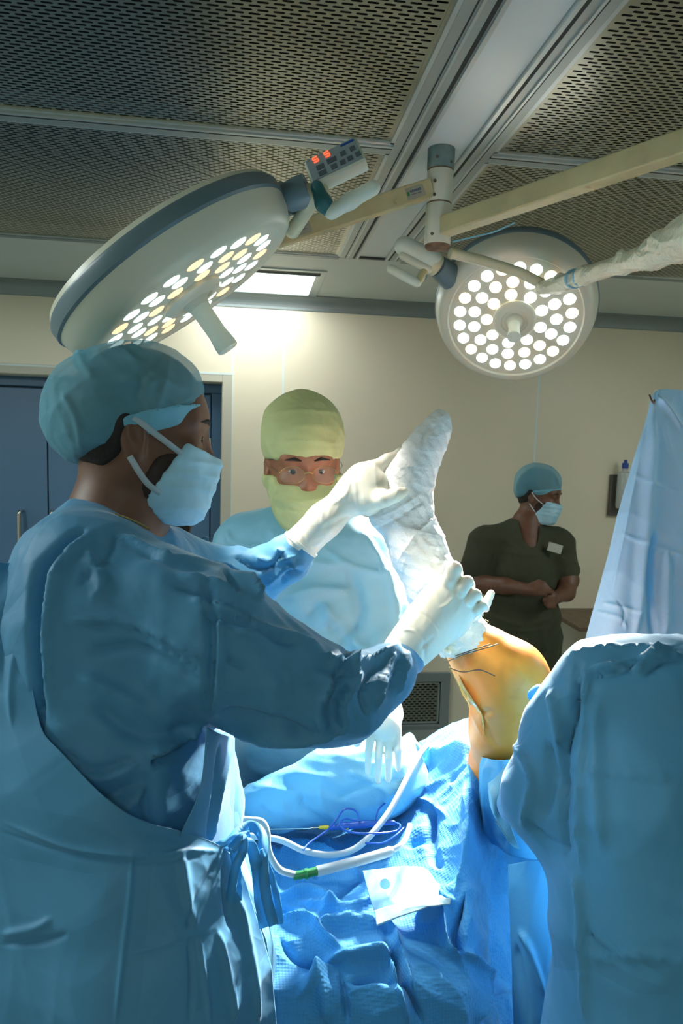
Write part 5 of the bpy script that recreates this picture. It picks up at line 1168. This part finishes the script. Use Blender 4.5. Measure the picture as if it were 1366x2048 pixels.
def bandage_turns(V, N):
    # overlapping diagonal turns of the gauze: a step at every turn, the slant swapping between foot and shin
    foot = unit(_sp[1]-_sp[0]); shin = unit(_sp[2]-_sp[1])
    a = (V-_sp[0])@foot; b = (V-_sp[1])@shin; w = 1/(1+np.exp(-(b+0.005)/0.006))
    x = (V-_sp[1])@camvec(0.9, 0.4, 0.0); y_ = (V-_sp[1])@FW
    s1 = (a+0.45*x+0.2*y_+0.003*np.sin(x*60))/0.021; s2_ = (b-0.75*x+0.3*y_+0.003*np.sin(x*50+1))/0.024
    saw = lambda t: (t-np.floor(t))
    d = (1-w)*(saw(s1)**4-0.2)*0.0012+w*(saw(s2_)**4-0.2)*0.0013
    t3 = (b+1.1*x+0.004*np.sin(y_*80))/0.06; d += w*0.0008*(saw(t3)**4)
    return d+0.0006*np.sin(V@camvec(300, 200, 100))
BD.mesh('bandage', M['bandage'], pt, 0.0026, disp=bandage_turns, smooth_it=1, folds=bfold[18:], wr=[(0.035, 51, 0.0028, W(900, 1180, 1.17)-W(800, 1120, 1.19), 3.0)])
CT = SDF()
CT.chain([(900, 1232, 1.158, 53), (922, 1272, 1.155, 57), (936, 1298, 1.153, 63)], 0.01)
CT.cut(W(905, 1224, 1.16), camvec(-0.55, 0.83, 0), 0.004); CT.cut(W(928, 1300, 1.152), camvec(0.40, -0.92, 0), 0.006)
CT.mesh('cotton_padding', M['cotton'], pt, 0.0035, wr=[(0.03, 61, 0.007), (0.012, 62, 0.004)])
rng = random.Random(4)
fz = MB()
for k in range(40):
    t = rng.random(); a = rng.uniform(-1.9, 1.0)
    x, y = 905+t*30, 1238+t*50
    c0 = W(x, y, 1.156); n = unit(cos(a)*camvec(0.83, 0.55, 0)+sin(a)*(-FW)); p_ = c0+n*0.046
    fz.tube([p_-n*0.002, p_+n*0.001+camvec(rng.uniform(-.002, .002), rng.uniform(-.002, .002), 0), p_+n*0.003+camvec(rng.uniform(-.003, .003), rng.uniform(-.003, .003), 0)], 0.0005, 5)
fuzz = fz.build('cotton_fuzz', M['cotton'], pt); fuzz['kind'] = 'stuff'
for pts in ([(897, 1322, 1.085), (930, 1308, 1.078), (965, 1298, 1.083), (995, 1288, 1.095)], [(900, 1336, 1.085), (925, 1344, 1.08), (960, 1340, 1.068), (990, 1352, 1.062)], [(910, 1312, 1.085), (945, 1300, 1.082), (980, 1288, 1.09)]):
    cable('surgical_thread', pts, 0.0009, M['rust'], pt, n=24)
# loose yellowish film edge down the back of the knee
loft('adhesive_film', [[(897, 1335, 1.17), (921, 1385, 1.17), (938, 1420, 1.18), (948, 1480, 1.19), (955, 1512, 1.2)], [(912, 1345, 1.13), (940, 1395, 1.10), (962, 1430, 1.105), (972, 1480, 1.12), (985, 1512, 1.13)]],
     mat('yellow_adhesive_film', (0.75, 0.45, 0.05, 1), 0.2, alpha=0.75, spec=0.8), pt, 50, 16, wr=[(0.02, 71, 0.003)], thick=0.0006)

# operating table under the drapes
tb = thing('operating_table', 'operating table wholly covered by the blue drapes', 'table', (0.35, 1.45, 0.0))
MB().box((-0.05, 1.20, 0.86), (0.95, 1.70, 0.93)).build('table_top', M['table_pad'], tb, bevel=0.01)
MB().box((0.25, 1.35, 0.05), (0.60, 1.6, 0.86)).build('column', M['steel'], tb, bevel=0.01)
MB().box((0.05, 1.25, 0.0), (0.85, 1.68, 0.05)).build('base', M['steel'], tb, bevel=0.01)

rows = [
 [(420, 1655, 1.34), (470, 1650, 1.34), (600, 1655, 1.38), (720, 1600, 1.42), (830, 1490, 1.46), (880, 1452, 1.46), (930, 1434, 1.44), (1010, 1440, 1.44), (1100, 1470, 1.46), (1200, 1480, 1.46)],
 [(420, 1672, 1.24), (470, 1668, 1.24), (600, 1668, 1.28), (720, 1635, 1.31), (820, 1545, 1.34), (880, 1492, 1.34), (930, 1464, 1.33), (990, 1500, 1.33), (1080, 1540, 1.36), (1200, 1560, 1.38)],
 [(420, 1700, 1.12), (480, 1700, 1.13), (600, 1700, 1.17), (720, 1690, 1.19), (820, 1640, 1.20), (900, 1580, 1.19), (945, 1545, 1.18), (985, 1590, 1.20), (1060, 1640, 1.26), (1200, 1660, 1.30)],
 [(420, 1760, 1.04), (500, 1760, 1.05), (600, 1755, 1.08), (700, 1750, 1.09), (800, 1730, 1.10), (890, 1690, 1.09), (940, 1660, 1.08), (985, 1700, 1.14), (1060, 1740, 1.22), (1200, 1760, 1.27)],
 [(430, 1840, 0.98), (520, 1840, 0.99), (600, 1840, 1.00), (700, 1830, 1.00), (800, 1820, 1.01), (880, 1800, 1.01), (945, 1780, 1.01), (985, 1800, 1.09), (1060, 1830, 1.18), (1200, 1850, 1.24)],
 [(450, 1940, 0.93), (540, 1930, 0.93), (620, 1930, 0.935), (700, 1920, 0.93), (800, 1915, 0.93), (880, 1920, 0.935), (955, 1940, 0.95), (990, 1950, 1.04), (1060, 1960, 1.13), (1200, 1970, 1.22)],
 [(450, 2060, 0.89), (540, 2060, 0.88), (620, 2060, 0.885), (700, 2060, 0.88), (800, 2060, 0.88), (880, 2060, 0.89), (950, 2060, 0.91), (990, 2060, 0.99), (1060, 2060, 1.08), (1200, 2060, 1.18)],
 [(440, 2600, 0.86), (540, 2600, 0.86), (620, 2600, 0.86), (700, 2600, 0.86), (800, 2600, 0.86), (880, 2600, 0.87), (950, 2600, 0.89), (990, 2600, 0.95), (1060, 2600, 1.03), (1200, 2600, 1.12)],
]
df = [
 ([(560, 1700), (600, 1690), (680, 1720), (720, 1745)], 12, 14, 2), ([(540, 1712), (600, 1715), (640, 1750)], 12, -14, 2), ([(540, 1670), (600, 1668), (680, 1690)], 9, 8, 2),
 ([(560, 1790), (620, 1780), (665, 1800), (640, 1820)], 14, 12), ([(655, 1800), (690, 1770), (730, 1745)], 10, -12, 2), ([(560, 1830), (620, 1840), (650, 1870), (690, 1905)], 16, 14, 2), ([(640, 1850), (700, 1840), (760, 1850)], 16, 12),
 ([(560, 1870), (600, 1920), (660, 1930), (700, 1920)], 14, -12, 2), ([(600, 1990), (660, 1930), (730, 1905), (800, 1900)], 18, 14), ([(700, 1960), (760, 1945), (810, 1975)], 16, -9), ([(680, 1940), (695, 2048)], 9, -8), ([(780, 1910), (800, 1980), (820, 2048)], 8, 12, 2), ([(640, 1930), (655, 2048)], 20, 8),
 ([(770, 1870), (800, 1940), (850, 2048)], 7, -18, 2), ([(760, 1840), (790, 1860), (830, 1990)], 10, 10, 2), ([(830, 1830), (880, 1810), (915, 1800)], 14, 12), ([(905, 1760), (890, 1830), (895, 1890), (925, 1920)], 7, 18, 2), ([(930, 1790), (910, 1860), (930, 1900)], 12, -14), ([(925, 1900), (970, 1945), (960, 2048)], 9, 14, 2), ([(985, 1940), (975, 2048)], 10, -20, 2),
 ([(925, 1560), (935, 1640), (925, 1720), (908, 1790)], 9, 9, 2), ([(860, 1600), (862, 1700), (880, 1730)], 12, -9), ([(800, 1590), (850, 1600), (890, 1630)], 7, 7, 2), ([(810, 1690), (850, 1665), (860, 1610)], 12, -10), ([(840, 1500), (900, 1500), (940, 1470)], 16, 10), ([(890, 1560), (920, 1530), (945, 1500)], 7, -9, 2), ([(955, 1510), (975, 1600), (990, 1700)], 12, 6), ([(490, 1760), (540, 1800), (600, 1830)], 10, -10), ([(600, 1800), (700, 1810), (760, 1790)], 10, 8),
 ([(1010, 1700), (1000, 1850), (1010, 2048)], 12, -12), ([(1050, 1720), (1045, 1880), (1060, 2048)], 14, 10), ([(1020, 1860), (1060, 1960), (1040, 2048)], 8, 8, 2),
]
dr = loft('surgical_drape', rows, M['drape'], None, 300, 300, folds=[(f[0], f[1], f[2]*1.4)+tuple(f[3:]) for f in df], wr=[(0.09, 81, 0.010), (0.035, 82, 0.0035)], thick=0.002)
tag(dr, 'big embossed blue drape heaped over the operating table in the foreground', 'drape')
# blue drape collar under the knee
col_ = loft('knee_drape', [[(948, 1508, 1.26), (962, 1514, 1.14), (1000, 1520, 1.09), (1060, 1512, 1.10), (1120, 1500, 1.2)], [(950, 1580, 1.25), (965, 1590, 1.12), (1010, 1610, 1.06), (1070, 1610, 1.08), (1130, 1600, 1.2)], [(955, 1680, 1.24), (985, 1690, 1.14), (1020, 1710, 1.08), (1080, 1720, 1.09), (1140, 1700, 1.2)]], M['collar'], None, 90, 60, folds=[([(975, 1520), (970, 1600), (980, 1680)], 8, 8), ([(1000, 1520), (1010, 1600), (1010, 1690)], 9, -6)], wr=[(0.05, 85, 0.004)])
tag(col_, 'smooth blue drape collar wrapped round the thigh just below the orange knee', 'drape')
lb = loft('hanging_drape', [[(1015, 1730, 1.02), (1060, 1722, 1.0), (1130, 1722, 1.0), (1200, 1722, 1.02)], [(1020, 1880, 1.0), (1060, 1880, .97), (1130, 1880, .97), (1200, 1880, 1.0)], [(1025, 2100, .98), (1060, 2100, .95), (1130, 2100, .95), (1200, 2100, .98)], [(1025, 2500, .97), (1060, 2500, .94), (1130, 2500, .94), (1200, 2500, .97)]], M['collar'], None, 60, 120,
          folds=[([(1035, 1860), (1060, 1900), (1090, 1990)], 8, 8), ([(1030, 1890), (1040, 1960), (1060, 2048)], 9, -7)], wr=[(0.07, 87, 0.004)])
tag(lb, 'smooth blue drape hanging straight down under the assistant sleeve at right', 'drape')
# second leg wrapped in its own drape, stained
L2 = SDF()
L2.chain([(470, 1622, 1.20, 38), (560, 1605, 1.21, 46), (660, 1570, 1.22, 62), (740, 1555, 1.24, 74), (800, 1560, 1.30, 62)], 0.05)
L2.chain([(800, 1500, 1.30, 26), (822, 1490, 1.32, 16)], 0.03)
leg2 = L2.mesh('leg_drape', M['legdrape'], None, 0.006, folds=[([(600, 1580), (610, 1620), (660, 1655)], 8, -8, 2), ([(640, 1570), (650, 1620), (690, 1650)], 8, 7, 2), ([(560, 1600), (580, 1650)], 8, 5), ([(690, 1540), (740, 1560), (790, 1600)], 10, 5), ([(520, 1610), (540, 1640)], 7, -5), ([(670, 1600), (740, 1570), (820, 1560)], 8, -5), ([(730, 1530), (760, 1580), (770, 1630)], 7, -4)], wr=[(0.05, 91, 0.006)])
tag(leg2, 'pale blue stained drape wrapped around the second leg below the raised arm', 'drape')
tp = SDF().chain([(818, 1480, 1.33, 17), (820, 1510, 1.31, 21), (812, 1560, 1.29, 24), (800, 1600, 1.27, 18)], 0.02).mesh('drape_bundle', M['legdrape'], None, 0.004, wr=[(0.03, 93, 0.008)])
tag(tp, 'crumpled pale blue cloth end standing beside the white gloved fingers', 'drape')
# adhesive flap with a dot
fl = thing('drape_flap', 'pale folded drape flap with a round blue dot lying on the embossed drape', 'drape', W(810, 1790, 0.98))
loft('flap', [[(725, 1740, 1.05), (790, 1733, 1.05), (850, 1735, 1.04), (880, 1770, 1.03)], [(738, 1790, 1.00), (800, 1780, 1.0), (860, 1780, .99), (893, 1798, .985)], [(748, 1822, .975), (800, 1812, .97), (860, 1800, .96), (897, 1795, .955)]], M['drape_white'], fl, 60, 40, wr=[(0.04, 95, 0.003)])
loft('folded_hem', [[(748, 1820, .965), (800, 1806, .96), (860, 1798, .95), (902, 1795, .945)], [(753, 1850, .945), (800, 1832, .945), (860, 1812, .94), (900, 1808, .94)]], mat('white_hem_fabric', (0.34, 0.55, 0.66, 1), 0.5), fl, 50, 16, wr=[(0.04, 96, 0.002)])
dc = W(770, 1768, 0.993); MB().lathe(dc, unit(CAM-dc)+np.array([0, 0, .8]), [(0.0075, 0), (0.0075, 0.0006), (0, 0.0006)], 24).build('dot', M['ink_dot'], fl)

# screen drape on its stand
sc = thing('screen_drape', 'tall blue screen drape clipped to a pole at the right of the table', 'drape', W(1330, 1500, 1.7))
sd_ = [([(1308, 830), (1295, 1000), (1270, 1280)], 14, 14), ([(1290, 850), (1262, 1000), (1225, 1180)], 8, 5, 2), ([(1312, 1060), (1300, 1160), (1310, 1280)], 12, -12), ([(1335, 1100), (1330, 1280)], 10, 10), ([(1315, 790), (1345, 830), (1366, 860)], 8, 12, 2), ([(1265, 945), (1300, 965), (1366, 985)], 5, 4, 2), ([(1240, 1065), (1290, 1085), (1320, 1095), (1366, 1110)], 5, 5, 2), ([(1205, 1205), (1250, 1215), (1290, 1230)], 5, 5, 2), ([(1190, 1222), (1240, 1235), (1255, 1260)], 4, 5, 2), ([(1235, 1200), (1250, 1225), (1245, 1250)], 5, -5, 2)]
loft('screen_cloth', [[(1303, 792, 1.60), (1312, 782, 1.60), (1330, 778, 1.60), (1400, 782, 1.66), (1560, 790, 1.80)], [(1288, 850, 1.60), (1305, 850, 1.59), (1340, 850, 1.61), (1400, 850, 1.66), (1560, 850, 1.80)], [(1242, 1000, 1.60), (1270, 1000, 1.58), (1330, 1000, 1.61), (1400, 1000, 1.64), (1580, 1000, 1.80)], [(1205, 1150, 1.60), (1250, 1150, 1.57), (1330, 1150, 1.60), (1420, 1150, 1.64), (1600, 1150, 1.80)], [(1168, 1285, 1.60), (1230, 1285, 1.55), (1330, 1285, 1.58), (1430, 1285, 1.64), (1620, 1285, 1.80)], [(1110, 1560, 1.60), (1200, 1560, 1.54), (1330, 1560, 1.56), (1450, 1560, 1.62), (1660, 1560, 1.80)]],
     M['screen'], sc, 200, 220, folds=sd_, wr=[(0.12, 97, 0.006)])
pp = W(1420, 800, 1.72)
MB().tube([(pp[0], pp[1], 0.02), (pp[0], pp[1], pp[2]+0.02)], 0.012, 16).build('pole', M['steel'], sc, smooth=True)
q = W(1312, 786, 1.607); MB().tube([q, (pp[0], pp[1], q[2]), (pp[0]+0.5, pp[1]+0.1, q[2])], 0.008, 12).build('cross_bar', M['steel'], sc, smooth=True)
MB().box((pp[0]-.2, pp[1]-.2, 0), (pp[0]+.2, pp[1]+.2, 0.03)).build('stand_base', M['steel'], sc, bevel=0.01)
cable('towel_clamp', [(1299, 790, 1.59), (1303, 800, 1.58), (1308, 806, 1.58), (1309, 800, 1.60)], 0.0022, M['rust'], sc, n=16)

# tubes and instruments on the drape
def laid(o, label, cat, group=None): tag(o, label, cat, group); return o
tu = thing('suction_tube', 'translucent suction tube with green connector and clear handle on the drape', 'tube', W(620, 1750, 1.0))
cable('tube', [(465, 1638, .98), (500, 1640, .98), (524, 1644, .98), (534, 1664, .975), (536, 1695, .97), (545, 1720, .97), (562, 1741, .975), (592, 1750, .985)], 0.0048, M['tube'], tu, 90)
cable('green_connector', [(588, 1751, .985), (600, 1750, .985), (636, 1742, .99)], 0.0062, M['green'], tu, 16)
cable('connector_ring', [(610, 1748, .985), (616, 1747, .985)], 0.0075, M['green'], tu, 6)
cable('suction_handle', [(633, 1743, .99), (700, 1726, 1.01), (770, 1706, 1.03), (780, 1702, 1.035)], 0.0075, M['tube_clear'], tu, 40)
cable('suction_tip', [(778, 1703, 1.035), (800, 1692, 1.04), (812, 1676, 1.06), (820, 1650, 1.09)], 0.0045, M['tube_clear'], tu, 30)
laid(cable('drain_tube', [(500, 1672, 1.10), (560, 1680, 1.09), (610, 1702, 1.08), (660, 1710, 1.08), (705, 1700, 1.09), (740, 1672, 1.10), (780, 1620, 1.14), (812, 1560, 1.19), (838, 1510, 1.25), (856, 1488, 1.36)], 0.0052, M['tube'], None, 120), 'long translucent hose curving up the drape towards the knee', 'tube')
cp_ = thing('cautery_pencil', 'blue electric scalpel pencil with yellow tip and looped blue cable', 'surgical tool', W(710, 1650, 1.12))
SDF().chain([(660, 1656, 1.13, 4.5), (690, 1652, 1.13, 7.5), (730, 1648, 1.13, 7), (788, 1645, 1.13, 4.5)], 0.004).mesh('handle', M['cable'], cp_, 0.0018)
SDF().chain([(640, 1655, 1.13, 3.6), (656, 1655, 1.13, 4.2)], 0.003).mesh('yellow_tip', M['yellow'], cp_, 0.0014)
cable('electrode', [(622, 1656, 1.13), (640, 1655, 1.13)], 0.0009, M['steel'], cp_, 6)
SDF().chain([(688, 1658, 1.125, 2.6), (696, 1657, 1.125, 2.6)], 0.002).mesh('button', M['yellow'], cp_, 0.0012)
cable('cable', [(788, 1645, 1.13), (800, 1650, 1.12), (792, 1662, 1.11), (750, 1667, 1.10), (700, 1664, 1.10), (680, 1650, 1.11), (690, 1638, 1.12), (715, 1640, 1.12), (712, 1622, 1.14), (690, 1618, 1.14), (672, 1640, 1.13), (655, 1660, 1.11), (620, 1685, 1.08), (606, 1700, 1.06)], 0.0016, M['cable'], cp_, 160, k=8)
cable('cable', [(808, 1655, 1.12), (790, 1672, 1.10), (765, 1686, 1.09), (730, 1686, 1.09)], 0.0015, M['cable'], cp_, 50, k=8)
cable('cable', [(752, 1640, 1.14), (758, 1618, 1.16), (780, 1600, 1.18), (800, 1594, 1.19)], 0.0015, M['cable'], cp_, 40, k=8)
cable('thin_steel_rod', [(540, 1659, 1.16), (622, 1657, 1.14)], 0.0012, M['steel'], cp_, 10)  # thin steel rod in line with the electrode

for r in ROOTS: adopt(r)
